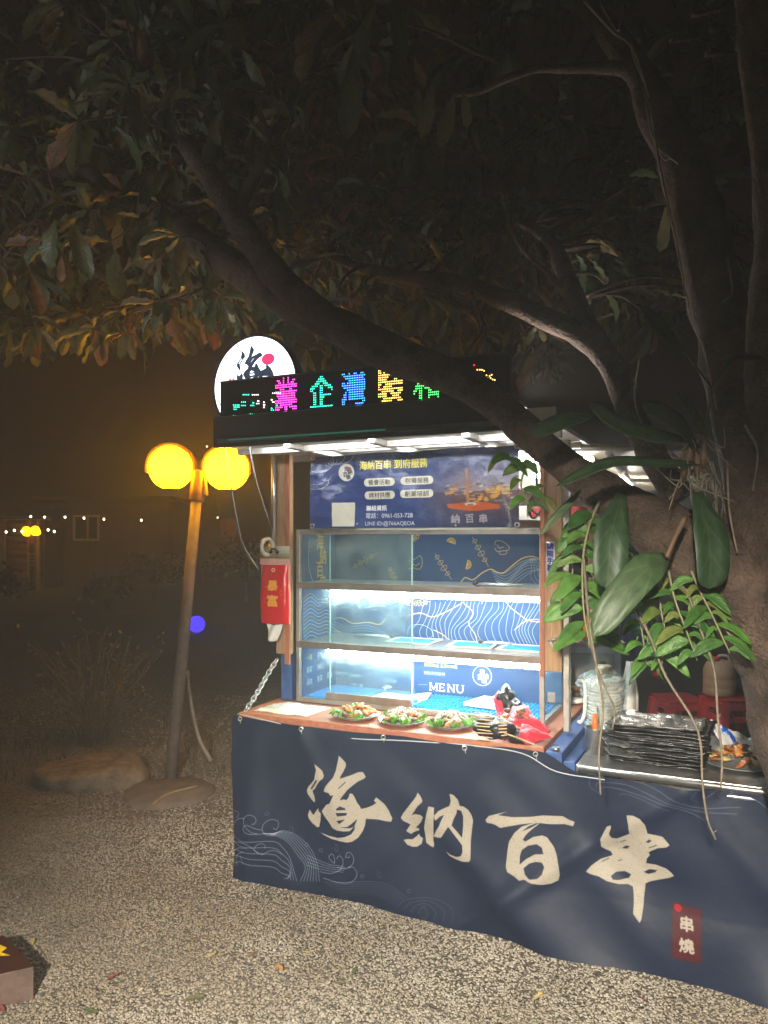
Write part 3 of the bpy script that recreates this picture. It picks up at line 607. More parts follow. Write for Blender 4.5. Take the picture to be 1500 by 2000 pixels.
# ------------------------------------------------------------------ front banner
BU1, BZ = 2.66, .86
def btop(u):
    if u < 1.5: return .786-.004*abs(math.sin(u*7))
    if u < 1.66: k = (u-1.5)/.16; k = k*k*(3-2*k); return .782+(.722-.782)*k
    return .722
def bdis(u, z):
    r = .006*math.sin(u*9+z*5)+.012*math.exp(-((z-.55-.25*math.sin(u*2.1))/.10)**2)*math.sin(u*2.4+.6)
    r += .05*max(0, .25-z)*max(0, min(1, u-1.0))*1.4+.018*math.exp(-((u-.95-(.5-z)*1.4)/.16)**2)*(1-z/.8)
    r += .010*math.exp(-((u-.06-.12*z)/.07)**2)+.008*noise.noise(V(u*3, z*4, 2))+.02*math.exp(-((u-2.35)/.12)**2)*math.exp(-(z/.16)**2)
    r += .012*math.exp(-((u-1.75+.8*(z-.3))/.10)**2)*max(0,math.sin(z*4))
    r += .014*math.exp(-((u-.75-1.1*(.70-z))/.09)**2)*max(0,.8-z)+.012*math.exp(-((u-1.9+1.3*(.6-z))/.07)**2)+.010*math.exp(-((u-2.15-.9*(.6-z))/.08)**2)-.012*math.exp(-((u-1.15+.9*(.5-z))/.10)**2)
    r += .010*math.exp(-((u-.42-.5*(.7-z))/.05)**2)*z
    return -.032-max(r*1.75, -.024)
BW, BH = 2660, 860
fc = Canvas(BW//2, BH//2, (.078,.12,.21)); KB = .5*1000
def fpx(px, py):
    u, z = SP(px, py, -.034); return (u*KB, (BZ-z)*KB)
def fcp(pts, ox, oy, k): return [fpx(*q) for q in crop(pts, ox, oy, k)]
z1 = (580,1440,380/1500); z2 = (920,1540,1/3); z5 = (440,1550,.32); z6 = (1040,1200,460/1500)
BONE = (.60,.575,.53)
hai = [[(335,138),(360,165),(385,195),(388,220),(370,260),(350,295),(342,318),(380,305),(430,290),(480,268),(515,268),(538,305),(525,320),(480,340),(440,370),(400,405),(365,450),(345,480),(370,475),(395,480),(410,460),(418,430),(440,432),(460,465),(475,500),(498,530),(505,550),(550,540),(590,525),(620,505),(600,490),(618,462),(650,490),(685,520),(715,570),(730,610),(740,625),(730,655),(690,650),(640,635),(590,630),(540,628),(538,670),(520,720),(485,770),(440,800),(400,808),(340,800),(270,785),(215,760),(180,738),(250,762),(320,775),(380,765),(430,745),(455,710),(460,680),(420,720),(370,722),(310,715),(280,700),(255,660),(215,610),(195,570),(215,545),(240,515),(268,505),(285,470),(298,440),(278,445),(262,422),(225,412),(235,380),(260,345),(290,310),(310,260),(325,190)],
  [(318,548),(345,528),(385,545),(388,556),(320,558)],[(312,578),(398,580),(395,598),(325,605)],[(318,642),(385,628),(340,664)],[(345,692),(400,687),(440,660),(475,628),(468,652),(450,688),(420,697)],[(332,390),(385,340),(388,345),(335,395)]]
dot1 = [[(158,195),(185,220),(215,250),(228,290),(222,310),(195,330),(170,365),(150,395),(130,410),(132,430),(140,450),(145,495),(135,505),(110,475),(85,440),(80,410),(95,380),(125,350),(150,320),(160,280),(170,245)],[(165,322),(174,330),(122,402),(112,396)]]
dot2 = [(95,562),(105,580),(125,605),(150,570),(168,548),(170,575),(188,590),(182,650),(172,695),(155,700),(115,670),(85,635),(78,605)]
na1 = [(938,425),(960,450),(978,490),(970,505),(940,530),(910,575),(890,600),(920,592),(960,600),(978,620),(960,655),(940,680),(915,705),(940,715),(935,730),(900,740),(875,758),(840,730),(860,700),(875,680),(850,665),(820,650),(802,625),(825,585),(870,530),(910,480),(930,450)]
na2 = [(820,798),(850,795),(880,800),(910,780),(935,758),(938,780),(962,795),(950,840),(915,862),(880,860),(845,840)]
na3 = [(1020,532),(1062,545),(1060,600),(1050,700),(1045,780),(1040,810),(1050,840),(1042,868),(1010,850),(985,830),(978,760),(975,710),(990,650),(1005,590)]
na4 = [[(1180,438),(1210,450),(1240,490),(1250,540),(1280,545),(1320,570),(1350,610),(1362,650),(1355,720),(1350,800),(1355,930),(1345,950),(1290,955),(1230,940),(1180,920),(1145,885),(1190,910),(1240,920),(1275,910),(1290,880),(1285,830),(1250,790),(1210,750),(1165,700),(1145,730),(1110,785),(1080,788),(1045,780),(1070,730),(1095,690),(1110,650),(1130,610),(1100,620),(1070,650),(1062,640),(1060,610),(1090,575),(1140,552),(1170,540),(1185,500)],[(1230,570),(1262,580),(1278,620),(1282,690),(1280,775),(1240,735),(1190,690),(1205,640),(1225,600)]]
for g in (hai, dot1): fc.poly([fcp(l, *z1) for l in g], BONE, 1, .1)
for g in (dot2, na1, na2, na3): fc.poly(fcp(g, *z1), BONE, 1, .1)
fc.poly([fcp(l, *z1) for l in na4], BONE, 1, .1)
bai1 = [(90,185),(110,160),(150,150),(228,132),(165,155),(250,168),(350,170),(430,162),(540,168),(575,190),(610,205),(600,230),(550,215),(470,215),(380,205),(290,212),(200,225),(180,230),(150,212),(130,205),(100,200)]
bai2 = [[(380,205),(400,215),(370,235),(330,270),(310,300),(325,310),(370,285),(420,278),(450,290),(490,345),(510,390),(525,450),(530,500),(520,535),(480,550),(430,550),(370,535),(330,515),(300,522),(265,500),(225,480),(215,450),(222,360),(230,310),(260,260),(300,225),(350,210)],[(305,360),(340,335),(390,328),(420,350),(430,385),(380,385),(330,410),(295,440),(295,395)],[(320,460),(350,435),(390,425),(425,430),(440,450),(430,490),(405,512),(360,515),(330,490)],[(305,250),(345,222),(425,195),(350,235)]]
chu = [[(920,150),(960,148),(1000,165),(1030,205),(1042,262),(1090,270),(1130,280),(1160,315),(1172,330),(1150,345),(1100,350),(1060,370),(1045,380),(1055,395),(1035,420),(1030,450),(1090,455),(1150,475),(1180,500),(1195,520),(1160,535),(1100,550),(1050,562),(1025,575),(1018,640),(1015,700),(1005,770),(995,785),(970,755),(955,735),(958,690),(955,620),(950,590),(920,575),(870,572),(800,550),(750,520),(700,505),(678,490),(710,455),(760,425),(800,415),(830,405),(820,385),(790,370),(765,350),(762,300),(785,255),(800,225),(825,215),(828,230),(815,265),(830,290),(860,295),(905,275),(935,262),(930,200)],[(822,525),(850,505),(900,500),(940,520),(925,540),(870,550),(835,545)],[(1015,505),(1050,488),(1095,490),(1080,505),(1040,518)],[(885,365),(910,345),(935,348),(915,365)],[(1030,315),(1050,300),(1065,305),(1045,320)]]
fc.poly(fcp(bai1, *z2), BONE, 1, .1)
fc.poly([fcp(l, *z2) for l in bai2], BONE, 1, .1); fc.poly([fcp(l, *z2) for l in chu], BONE, 1, .1)
for (x, y, L_) in ((880,320,45),(770,440,55),(865,440,25),(1050,350,60),(820,260,40)):
    a = np.array(fcp([(x,y)], *z2)[0]); fc.stroke([a, a+np.array([L_*.22,-L_*.13])], 1.6, (.12,.17,.27), .8)
x0, y0 = fcp([(1188,680)], *z2)[0]; x1, y1 = fcp([(1355,1010)], *z2)[0]
for k in range(6): fc.rrect(min(x0,x1)-3+k, y0-3+k, max(x0,x1)+3-k, y1+3-k, 5, (.30,.045,.07), .22)
fc.disc(x0+9, y0+6, 7, (.62,.07,.11), .8)
for ch, yy in (('串',.32),('燒',.72)): fc.text(ch, (x0+x1)/2, y0+(y1-y0)*yy, 27, BONE, bold=.035, align='C', rot=-.05)
LN = (.62,.68,.74)
def ln(pts, z=z5, w=1.1, al=.8, sm=5): fc.stroke(fcp(pts, *z), w, LN, al, sm=sm)
ln([(70,95),(95,103),(102,122),(85,140)]); ln([(65,185),(85,155),(115,142),(138,144)])
ln([(190,182),(201,160),(190,135),(165,123),(140,135),(132,165),(145,200),(175,230),(205,242)]); ln([(190,182),(178,180)],sm=0)
ln([(128,200),(148,185),(172,195),(200,212),(230,222)]); ln([(128,205),(140,230),(175,242),(235,246),(310,250)])
ln([(290,215),(310,224),(320,200),(315,175),(280,163),(250,175),(233,200),(235,232),(255,255),(300,262)])
for k in range(7):
    ln([(235+10*k,240+3*k),(310+6*k,262-5*k),(380+9*k,300-6*k),(440+13*k,375-6*k),(490+12*k,450-3*k),(520+13*k-60+20*k*.3,540)], al=.75)
for k in range(5): ln([(62,240+48*k-(10 if k>2 else 0)),(105,282+32*k),(180,290+36*k),(300,296+38*k),(350,330+38*k),(400,400+26*k),(440-18*k,535-4*k)], al=.8)
ln([(62,290),(110,292),(160,312),(195,345),(235,370),(270,352),(310,350),(350,372)]); ln([(250,335),(248,315),(225,303),(200,315),(190,340),(215,365)])
ln([(85,425),(75,400),(90,365),(130,348)]); ln([(110,375),(115,400),(130,425)]); ln([(62,345),(100,325),(150,330)])
for k in range(4): ln([(500,380+20*k),(560,405+18*k),(640,435+13*k),(700,440+12*k),(740-5*k,450+10*k)], al=.65)
ln([(640,385),(650,370),(665,378),(672,410),(668,425),(640,400),(635,380)]); ln([(685,398),(700,380),(722,395),(725,430),(700,470),(640,490),(580,480)]); ln([(742,390),(752,360),(775,358),(795,390),(785,430),(740,457),(690,450)]); ln([(748,385),(765,388),(768,375)])
ln([(760,450),(790,445),(815,480),(800,520),(760,545),(690,545),(600,520)])
for k in range(6): ln([(600+20*k,545+14*k),(700+10*k,543+13*k),(860,537+16*k),(950,548+17*k),(1030,582+18*k),(1110-18*k,635+10*k)], al=.42-.03*k, w=1.0)
for k in range(4): ln([(1050+45*k,690+15*k),(1110+30*k,648+18*k),(1220,636+18*k),(1320-30*k,660+15*k),(1390-50*k,710+10*k),(1400-60*k,775)], al=.38, w=1.0)
for (x, y) in ((255,125),(495,315),(583,348),(845,500),(1125,595),(80,425)): ln([(x-10,y+4),(x-4,y-9),(x+9,y-6),(x+10,y+6),(x-3,y+11),(x-10,y+4)], al=.5, w=1.0)
for (x, y) in ((395,225),(680,330),(940,495)): ln([(x-8,y-22),(x+10,y-6),(x+12,y+18),(x-4,y+20),(x-8,y-2)], al=.42, w=1.0)
for pts, al in (([(365,1080),(380,1045),(450,1035),(560,1040),(680,1060),(800,1110),(950,1190),(1100,1230),(1330,1240)],.45),([(410,1110),(420,1075),(500,1070),(620,1085),(750,1140),(900,1200),(1080,1250),(1310,1280)],.45),([(430,1120),(470,1100),(560,1110),(700,1150),(850,1200),(1000,1250),(1100,1300)],.45),
    ([(560,1150),(600,1140),(700,1170),(880,1240)],.35),([(365,1080),(375,1110),(440,1145)],.35),([(1250,1170),(1300,1130),(1350,1118),(1430,1130),(1560,1170)],.7),([(1320,1180),(1380,1172),(1450,1205),(1560,1290)],.6),([(1120,1165),(1180,1130),(1240,1112)],.4),([(880,1100),(920,1050)],.3),([(1020,1160),(1075,1100)],.3)): ln(pts, z6, 1.1, al)
fc.speckle(.05)
def bsurf(a, b):
    u = a*BU1; z = .006+b*(btop(u)-.006)+(.012*math.sin(u*8+1) if b == 0 else 0)*0
    return S(u-.004+.012*math.sin(z*6)*(1 if a == 0 else 0), bdis(u, z), z)
fb = thing('front_banner', 'long navy cloth banner with bone brush lettering hung across the stall front', 'banner', S(1.3,-.03,0))
MB().grid(bsurf, 220, 70, lambda a, b: (a, (.006+b*(btop(a*BU1)-.006))/BZ)).build('cloth', printmat('front_banner_print', fc, .55, bump=.35, bscale=5, spec=.3, dirt=.10), fb)
em = MB()
for u in (.03,.40,.80,1.18,1.47): 
    c = S(u, bdis(u,.78)-.003, btop(u)-.012); em = MB(); em.tube([c+V(.009*math.cos(q),0,.009*math.sin(q)) for q in np.linspace(0,2*PI,10,endpoint=False)], .0028, 6, closed=True); em.tube([c+V(0,-.004,0), c+V(.004,-.008,-.02)], .0025, 5); em.build('eyelet', M_STEEL, fb)
o = MB().tube(spline([S(.02,-.035,.80), S(.30,-.04,.775), S(.62,-.045,.752), S(.9,-.045,.770), S(1.2,-.04,.782), S(1.42,-.04,.776), S(1.56,-.04,.72), S(1.75,-.05,.715)], 6), .0024, 5).build('hem_cord', mat('cord_grey', (.45,.5,.52), .6, 0, 0), fb)

# ------------------------------------------------------------------ upper poster
pc = Canvas(960, 340, (.16,.25,.47)); 
def q4(px, py): return ((px-590-20)/ (1018-610) , 0)
PZ = [P(610,889,1), P(1014,868,1)]
pw = .325; A_ = SP(609,892,pw); B_ = SP(1014,868,pw); Cc = SP(1016,1030,pw); D_ = SP(609,1032,pw)
def psurf(a, b):
    t = (D_[0]*(1-b)+A_[0]*b, D_[1]*(1-b)+A_[1]*b); e = (Cc[0]*(1-b)+B_[0]*b, Cc[1]*(1-b)+B_[1]*b)
    u = t[0]+(e[0]-t[0])*a; z = t[1]+(e[1]-t[1])*a-(.005*abs(math.sin(a*9)) if b == 1 else 0)
    return S(u, pw-.012-.006*math.sin(a*14+b*4)-.008*noise.noise(V(a*5,b*3,4))-.004*noise.noise(V(a*22,b*9,1)), z)
def pp(x, y): return ((x-55)/1190*960, (y-80+ (x-55)/1190*52*(1-(y-60)/430))/ (500-80+10)*340)     # crop 4 of the photograph -> print
for i in range(960):
    if i > 480:
        k = min(1, (i-480)/240); yy = np.linspace(0,1,340)[:,None]
        c = np.array((.22,.30,.52))*(1-yy)+np.array((.62,.50,.47))*yy; c = np.where(yy < .55, np.array((.30,.36,.58))*(1-yy/.55)+np.array((.70,.62,.60))*yy/.55, np.array((.52,.36,.32))*(1-(yy-.55)/.45)+np.array((.16,.18,.30))*(yy-.55)/.45)
        pc.a[:, i] = pc.a[:, i]*(1-k*.85)+c*k*.85
rs = np.random.RandomState(3)
for k in range(90):
    x, y = rs.uniform(640,940), rs.uniform(150,245); w_, h_ = rs.uniform(6,40), rs.uniform(2,9)
    c = [(.95,.70,.25),(.75,.45,.25),(.35,.28,.33),(.85,.80,.72),(.25,.25,.36),(.62,.55,.5)][rs.randint(6)]; pc.poly([(x,y),(x+w_,y-1),(x+w_,y+h_),(x,y+h_)], c, .65)
for k in range(24):
    x, y = rs.uniform(790,925), rs.uniform(170,225); pc.disc(x, y, rs.uniform(4,12), (1,.75,.2), .45)
pc.poly([(650,238),(800,232),(880,245),(885,262),(760,270),(660,256)], (.80,.36,.14), .85); pc.poly([(735,90),(748,90),(752,240),(738,240)], (.70,.50,.35), .9); pc.disc(755,240,26,(.80,.78,.74),.9,7); pc.disc(755,243,15,(.45,.35,.33),.8,4)
for k, (x, y, r) in enumerate(((40,30,75),(45,40,60),(48,45,45),(50,50,30),(35,110,38),(75,100,26),(30,120,60),(95,25,40),(120,10,55),(150,0,70))):
    pc.stroke([(x+r*math.cos(q), y+r*.62*math.sin(q)) for q in np.linspace(-.4 if k < 4 else -.1, 2.2, 14)], 2.4, (.80,.82,.85), .85)
x, y = pp(280,178); pc.disc(x, y, 40, (.88,.87,.82)); pc.disc(x+16, y-14, 9, (.75,.12,.15))
for ch, dx, dy in (('海',0,-16),('納',18,-2),('百',-6,10),('串',10,22)): pc.text(ch, x+dx, y+dy, 25, (.08,.09,.12), bold=.03, align='C', rot=-.1)
R0 = -.02
pc.text('海納百串 到府服務', 248, 72, 42, (.93,.87,.32), bold=.035, sx=.92)
for (cx, cy_, s_) in ((345,134,'餐會活動'),(518,132,'包攤服務'),(345,192,'烤材供應'),(518,190,'創業培訓')):
    pc.rrect(cx-74, cy_-18, cx+74, cy_+18, 17, (.90,.88,.80)); pc.text(s_, cx, cy_, 27, (.28,.29,.28), bold=.01, align='C')
pc.rrect(112, 222, 222, 332, 3, (.87,.86,.78))
pc.text('聯絡資訊', 276, 260, 26, (.92,.93,.93), bold=.035); pc.text('電話：0961-053-728', 274, 294, 27, (.92,.93,.93), bold=.015, sx=.98); pc.text('LINE ID:@766AQEOA', 272, 328, 25, (.88,.90,.90), bold=.01)
for ch, dx in (('納',0),('百',62),('串',122)): pc.text(ch, 688+dx, 302, 40, (.72,.70,.70), bold=.03, align='C', al=.8, rot=-.05)
for (x, y) in ((20,322),(235,320),(690,330)): pc.disc(x, y, 4, (.75,.78,.8))
for k in range(14): x = rs.uniform(300,940); pc.stroke([(x,rs.uniform(2,16)),(x+rs.uniform(10,30),rs.uniform(2,26))], 2, (.85,.87,.9), .5)
hp = thing('hanging_poster', 'blue printed plastic poster with yellow heading tied under the roof', 'poster', S(.78,.32,1.72))
MB().grid(psurf, 80, 24).build('sheet', printmat('poster_print', pc, .28, bump=.35, bscale=22, spec=.6, dirt=.06), hp)
for (a, b) in ((.01,.98),(.99,.98),(.01,.03),(.99,.03)):
    c = psurf(a,b)+V(0,-.004,0); MB().tube([c+V(.010*math.cos(q),0,.010*math.sin(q)) for q in np.linspace(0,2*PI,10,endpoint=False)], .003, 6, closed=True).build('eyelet', M_STEEL, hp)
MB().tube([psurf(.01,.98), psurf(.01,.98)+V(-.02,.02,.05)], .003, 5).tube([psurf(.99,.98), psurf(.99,.98)+V(.03,.02,.05)], .003, 5).build('tie', M_WHITE, hp)

# ------------------------------------------------------------------ LED matrix sign and round lightbox
ls = thing('led_sign', 'long black scrolling display board with coloured dot characters on the roof edge', 'led sign', S(.6,.0,2.236))
L0, L1, LZ0, LZ1 = -.085, 1.36, 2.236, 2.412
MB().sbox(L0,L1,-.03,.03,LZ0,LZ1).build('housing', mat('led_housing', (.012,.012,.016), .38, 0, .2, 10), ls, .004)
MB().sbox(L0-.002,L1+.002,-.034,-.0305,LZ0-.002,LZ0+.006).build('trim', mat('led_trim', (.10,.10,.11), .3, .6, 0), ls)
MB().sbox(L0-.002,L1+.002,-.034,-.0305,LZ1-.004,LZ1+.002).build('trim', MT['led_trim'], ls)
PT = .0104
LC = [('teal',(.02,.75,.45)),('magenta',(.9,.04,.55)),('blue',(.03,.18,1.0)),('yellow',(1.0,.55,.10)),('green',(.05,.75,.10)),('white',(.95,.75,.75)),('red',(1.0,.02,.02))]
dots = {k: [] for k, _ in LC}
def glyphdots(ch, cx, cz, col, n=16):
    cv = Canvas(n*6, n*6, (0,0,0)); cv.text(ch, n*3, n*3, n*5.9, (1,1,1), bold=.022, align='C'); g = cv.a[...,0].reshape(n,6,n,6).mean((1,3))
    for r in range(n):
        for c in range(n):
            if g[r,c] > .42: dots[col].append((cx+(c-n/2+.5)*PT*.82, cz-(r-n/2+.5)*PT))
for ch, px, py, col in (('業',558,785,'magenta'),('企',627,779,'teal'),('灣',690,769,'blue'),('裝',762,760,'yellow'),('和',832,757,'green')):
    u, z = SP(px, py, -.034); glyphdots(ch, u, LZ0+.083, col)
def run(x0, x1, y, col, z3=True):
    px = lambda x, yy: (410+x*370/1500, 650+yy*200/811)
    n = max(1, int(round((x1-x0)/15)))
    for i in range(n+1): dots[col].append(SP(*px(x0+(x1-x0)*i/max(1,n), y), -.034))
for a in ((262,305,490),(185,232,655),(318,368,643),(318,368,657),(185,228,572),(190,228,588),(190,205,605),(250,278,548),(250,278,575),(322,345,575),(340,345,555),(485,490,598),(485,500,612),(525,530,575)): run(*a, 'teal')
for a in ((335,380,490),(495,555,478),(485,490,530),(495,505,548),(370,385,560),(378,385,540),(425,428,550),(425,432,570),(425,428,590)): run(*a, 'white')
run(465,510,664,'white'); 
for (px, py, c) in ((862,718,'white'),(926,713,'red'),(932,722,'yellow'),(937,722,'yellow'),(941,722,'yellow'),(945,724,'yellow'),(950,733,'yellow'),(956,734,'yellow'),(958,738,'yellow'),(962,741,'yellow'),(966,742,'yellow'),(952,738,'yellow'),(960,732,'yellow'),(878,779,'red'),(884,777,'red'),(876,783,'red'),(898,777,'red'),(906,776,'red'),(880,783,'red')): dots[c].append(SP(px, py, -.034))
for k in range(40): u = .75+k*.016; dots['red'].append((u, LZ0+.009)) if 35 > k > 28 else None
dm = MB(); ms = []; nd = 0
for i, (k, c) in enumerate(LC):
    dm.cur = i; ms.append(emat('led_'+k, c, 6.0 if k in ('blue','magenta') else 4.6))
    for (u, z) in dots[k]:
        if not (L0+.01 < u < L1-.01 and LZ0+.004 < z < LZ1-.004): continue
        b = len(dm.v); nd += 1
        for q in range(6): dm.v.append(S(u+.0023*math.cos(q*PI/3), -.0325, z+.0026*math.sin(q*PI/3)))
        dm.v.append(S(u,-.0345,z))
        for q in range(6): dm.face([b+q, b+(q+1) % 6, b+6])
o = dm.build('led_dot', ms, ls); o['kind'] = 'stuff'
rc = Canvas(400, 400, (.93,.97,1.0)); k = 400/(2*81)
def dc(x, y): px, py = 410+x*370/1500, 650+y*200/811; return (200+(px-498)*k, 200+(py-752)*k)
dark = (.10,.13,.17)
rc.disc(*dc(470,247), 32, (.60,.13,.28), 1, 24)
def hd(l): return [(200+(463+(x-80)*.112-498)*k, 200+(685+(y-138)*.108-752)*k) for x, y in l]
for g in (hai, dot1): rc.poly([hd(l) for l in g], dark)
rc.poly(hd(dot2), dark)
for l in (hai[0], dot1[0], dot2): rc.stroke(hd(l), 3.0, dark, closed=True)
for pts in ([(150,385),(150,360),(165,358)],[(175,355),(190,360),(190,385)],[(155,375),(185,372)]): rc.stroke([dc(*q) for q in pts], 6, (.58,.15,.17))
for k_ in range(26):
    a = rs.uniform(0, 2*PI); r = rs.uniform(150,192); rc.stroke([(200+r*math.cos(a),200+r*math.sin(a)),(200+r*math.cos(a+.12),200+r*math.sin(a+.12))], rs.uniform(1,3), (.48,.54,.62), .5)
for k_, a in enumerate(np.linspace(1.9,4.0,9)): rc.stroke([(200+186*math.cos(a),200+186*math.sin(a)),(200+186*math.cos(a+.16),200+186*math.sin(a+.16))], 4, (.3,.36,.44), .7)
rs_ = thing('round_lightbox', 'round glowing white lightbox sign with one black brush character on the roof', 'sign', S(.03,.14,2.2))
dw = .10; du, dz = SP(498,752,dw); du0, _ = SP(417,752,dw); du1, _ = SP(580,752,dw); RR = (du1-du0)/2; du = (du0+du1)/2
nn = S(0,-1,0)-S(0,0,0); up = V(0,0,1); rt = (S(1,0,0)-S(0,0,0))
fm = MB(); c0 = S(du, dw, dz); fm.v.append(c0); uvc = (.5,.5)
for i in range(64): a = 2*PI*i/64; fm.v.append(c0+rt*RR*.965*math.cos(a)+up*RR*.965*math.sin(a))
for i in range(64):
    a, b = 2*PI*i/64, 2*PI*(i+1)/64
    fm.face([0, 1+i, 1+(i+1) % 64], [(.5,.5),(.5+.5*math.cos(a),.5+.5*math.sin(a)),(.5+.5*math.cos(b),.5+.5*math.sin(b))])
fm.build('face', printmat('lightbox_print', rc, .4, emit=1.8, dirt=.03), rs_)
MB().lathe(c0, [(RR*.965,-.003),(RR*.985,.006),(RR,.004),(RR,-.06),(RR*.2,-.062)], 64, ax=nn).build('rim', mat('lightbox_rim', (.05,.05,.055), .4, .3, .2, 12), rs_)
MB().sbox(du-.02,du+.02,dw+.062,dw+.09,2.12,dz).build('bracket', M_ALU, rs_)
# ------------------------------------------------------------------ things hanging at the left post
def hang(px, py, w=.235): u, z = SP(px, py, w); return u, z
tp_ = thing('tissue_pack', 'red hanging tissue pack with gold lettering clipped to the left post', 'tissue pack', S(.02,.24,1.3))
uA, zA = hang(505,1103); uB, zB = hang(561,1220); uM = (uA+uB)/2; hw = (uB-uA)/2
tc_ = Canvas(240, 470, (.80,.05,.08)); 
tc_.text('暴', 120, 165, 88, (.93,.68,.22), bold=.03, align='C'); tc_.text('富', 120, 285, 98, (.93,.68,.22), bold=.03, align='C')
tc_.disc(118,40,17,(.93,.78,.55)); tc_.disc(118,40,8,(.8,.15,.12))
for k, ch in enumerate('一夜'): tc_.text(ch, 62, 150+30*k, 22, (.85,.35,.30), align='C')
for k, ch in enumerate('抽到'): tc_.text(ch, 185, 205+28*k, 20, (.90,.5,.40), align='C')
for k, ch in enumerate('就發'): tc_.text(ch, 55, 270+28*k, 20, (.88,.45,.38), align='C')
for k in range(6): tc_.stroke([(60+rs.uniform(-20,20),20),(55+rs.uniform(-20,30),60),(35+rs.uniform(-10,40),120)], 3, (.9,.4,.4), .3, sm=4)
tc_.stroke([(3,0),(3,470)], 9, (.95,.62,.55)); tc_.stroke([(237,0),(237,470)], 9, (.95,.62,.55))
def pack(a, b):
    x = (a-.5)*2; z = zB+(zA-zB)*b; th = .032*max(0, 1-abs(x)**4)**.5*(.55+.45*math.sin(PI*min(1, max(0, b*.9+.1))))
    return S(uM+x*hw*(1.02+.04*math.sin(b*5)), .262-th-.003*noise.noise(V(a*8,b*10,0)), z)
MB().grid(pack, 14, 20).build('wrapper', printmat('tissue_print', tc_, .25, bump=.2, bscale=30, spec=.6, dirt=.0), tp_)
M_PINK = mat('pink_film', (.75,.42,.36), .25, 0, .15, 14)
MB().grid(lambda a, b: (lambda q: q+V(0,.05-.001,0) if 0 else S(uM+(a-.5)*2*hw*1.03, .264+.008*math.sin(a*PI)+.002*math.sin(b*20), zB+(zA-zB)*b))(None), 10, 14).build('back_film', M_PINK, tp_)
u0_, z0_ = hang(504,1102); u1_, z1_ = hang(562,1067)
MB().sbox(u0_,u1_,.255,.258,zA,zA+(z1_-zA)*.33).build('pink_band', M_PINK, tp_)
kc = Canvas(120, 50, (.62,.60,.50))
for y in range(4,50,6): kc.stroke([(0,y),(120,y)], 1.6, (.40,.38,.32), .7)
for x in range(3,60,7):
    for y in range(7,50,6): kc.disc(x, y, 2, (.9,.85,.6))
zz0 = zA+(z1_-zA)*.335
MB().grid(lambda a, b: S(u0_+a*(u1_-u0_), .2545, zz0+b*(z1_-zz0)), 2, 2).build('header_card', printmat('tissue_header', kc, .3, dirt=.1), tp_, solid=.001)
uh, zh = hang(533,1078)
MB().tube([S(uh-.02,.25,zh), S(uh-.012,.24,zh+.016), S(uh+.012,.24,zh+.016), S(uh+.02,.25,zh)], .006, 8).lump(S(uh-.02,.247,zh), (.011,.007,.011), 2, .1, 1).lump(S(uh+.02,.247,zh), (.011,.007,.011), 3, .1, 1).build('clip', M_BLACK, tp_)
ut, zt = hang(532,1250)
MB().grid(lambda a, b: S(ut+(a-.5)*.095*(1-.35*b), .25+.012*math.sin(a*7+b*3)-.01*b, zB-.0+(zt-zB)*b-.008*math.sin(a*PI)), 12, 8).build('tissue', M_WHITE, tp_, solid=.002)
ch = thing('chain', 'galvanised steel chain running from the left post to the counter corner', 'chain', P(480,1390,3.745))
cp = spline([P(541,1288,3.97), P(522,1318,3.93), P(503,1352,3.84), P(479,1389,3.765)], 12); Lc = [0]
for a, b in zip(cp, cp[1:]): Lc.append(Lc[-1]+(b-a).length)
nl = 15
for i in range(nl):
    s_ = Lc[-1]*(i+.5)/nl; j = max(k for k in range(len(Lc)-1) if Lc[k] <= s_); f = (s_-Lc[j])/(Lc[j+1]-Lc[j]); c = cp[j].lerp(cp[j+1], f); d = (cp[j+1]-cp[j]).normalized()
    n1 = d.cross(V(0,1,0)).normalized(); n2 = d.cross(n1); e = n1 if i % 2 else (n2*.8+n1*.6).normalized(); hl = Lc[-1]/nl*.78
    MB().tube([c+d*hl*math.cos(q)*(1 if abs(math.cos(q)) < .8 else 1)+e*.0105*math.sin(q) for q in np.linspace(0,2*PI,14,endpoint=False)], .0036, 6, closed=True).build('link', M_STEEL, ch)
o = MB().tube([S(-.005,.27,1.60)+V(.03*math.cos(q), -.02-.004*math.cos(q*2), .042*math.sin(q)) for q in np.linspace(0,2*PI,24,endpoint=False)], .011, 10, closed=True).build('tape_roll', mat('tape_cream', (.6,.52,.42), .4, 0, .2, 20), None, 0, S(.0,.25,1.60)); tag(o, 'cream roll of tape hanging on the left wooden post', 'tape roll')
o = MB().tube(spline([P(436,858,3.7), P(448,925,3.72), P(457,985,3.75), P(474,1062,3.78), P(505,1112,3.86)], 6), .0045, 6).build('hanging_wire', M_WIRE, None, 0, P(445,940,3.7)); tag(o, 'thin grey wire hanging from the sign past the right lamp globe', 'wire')
o = MB().tube(spline([P(486,862,3.75), P(497,925,3.8), P(508,965,3.85), P(527,1022,3.95)], 6), .004, 6).build('hanging_wire', M_WIRE, None, 0, P(500,940,3.75)); tag(o, 'thin grey wire drooping from the roof corner to the left post', 'wire')

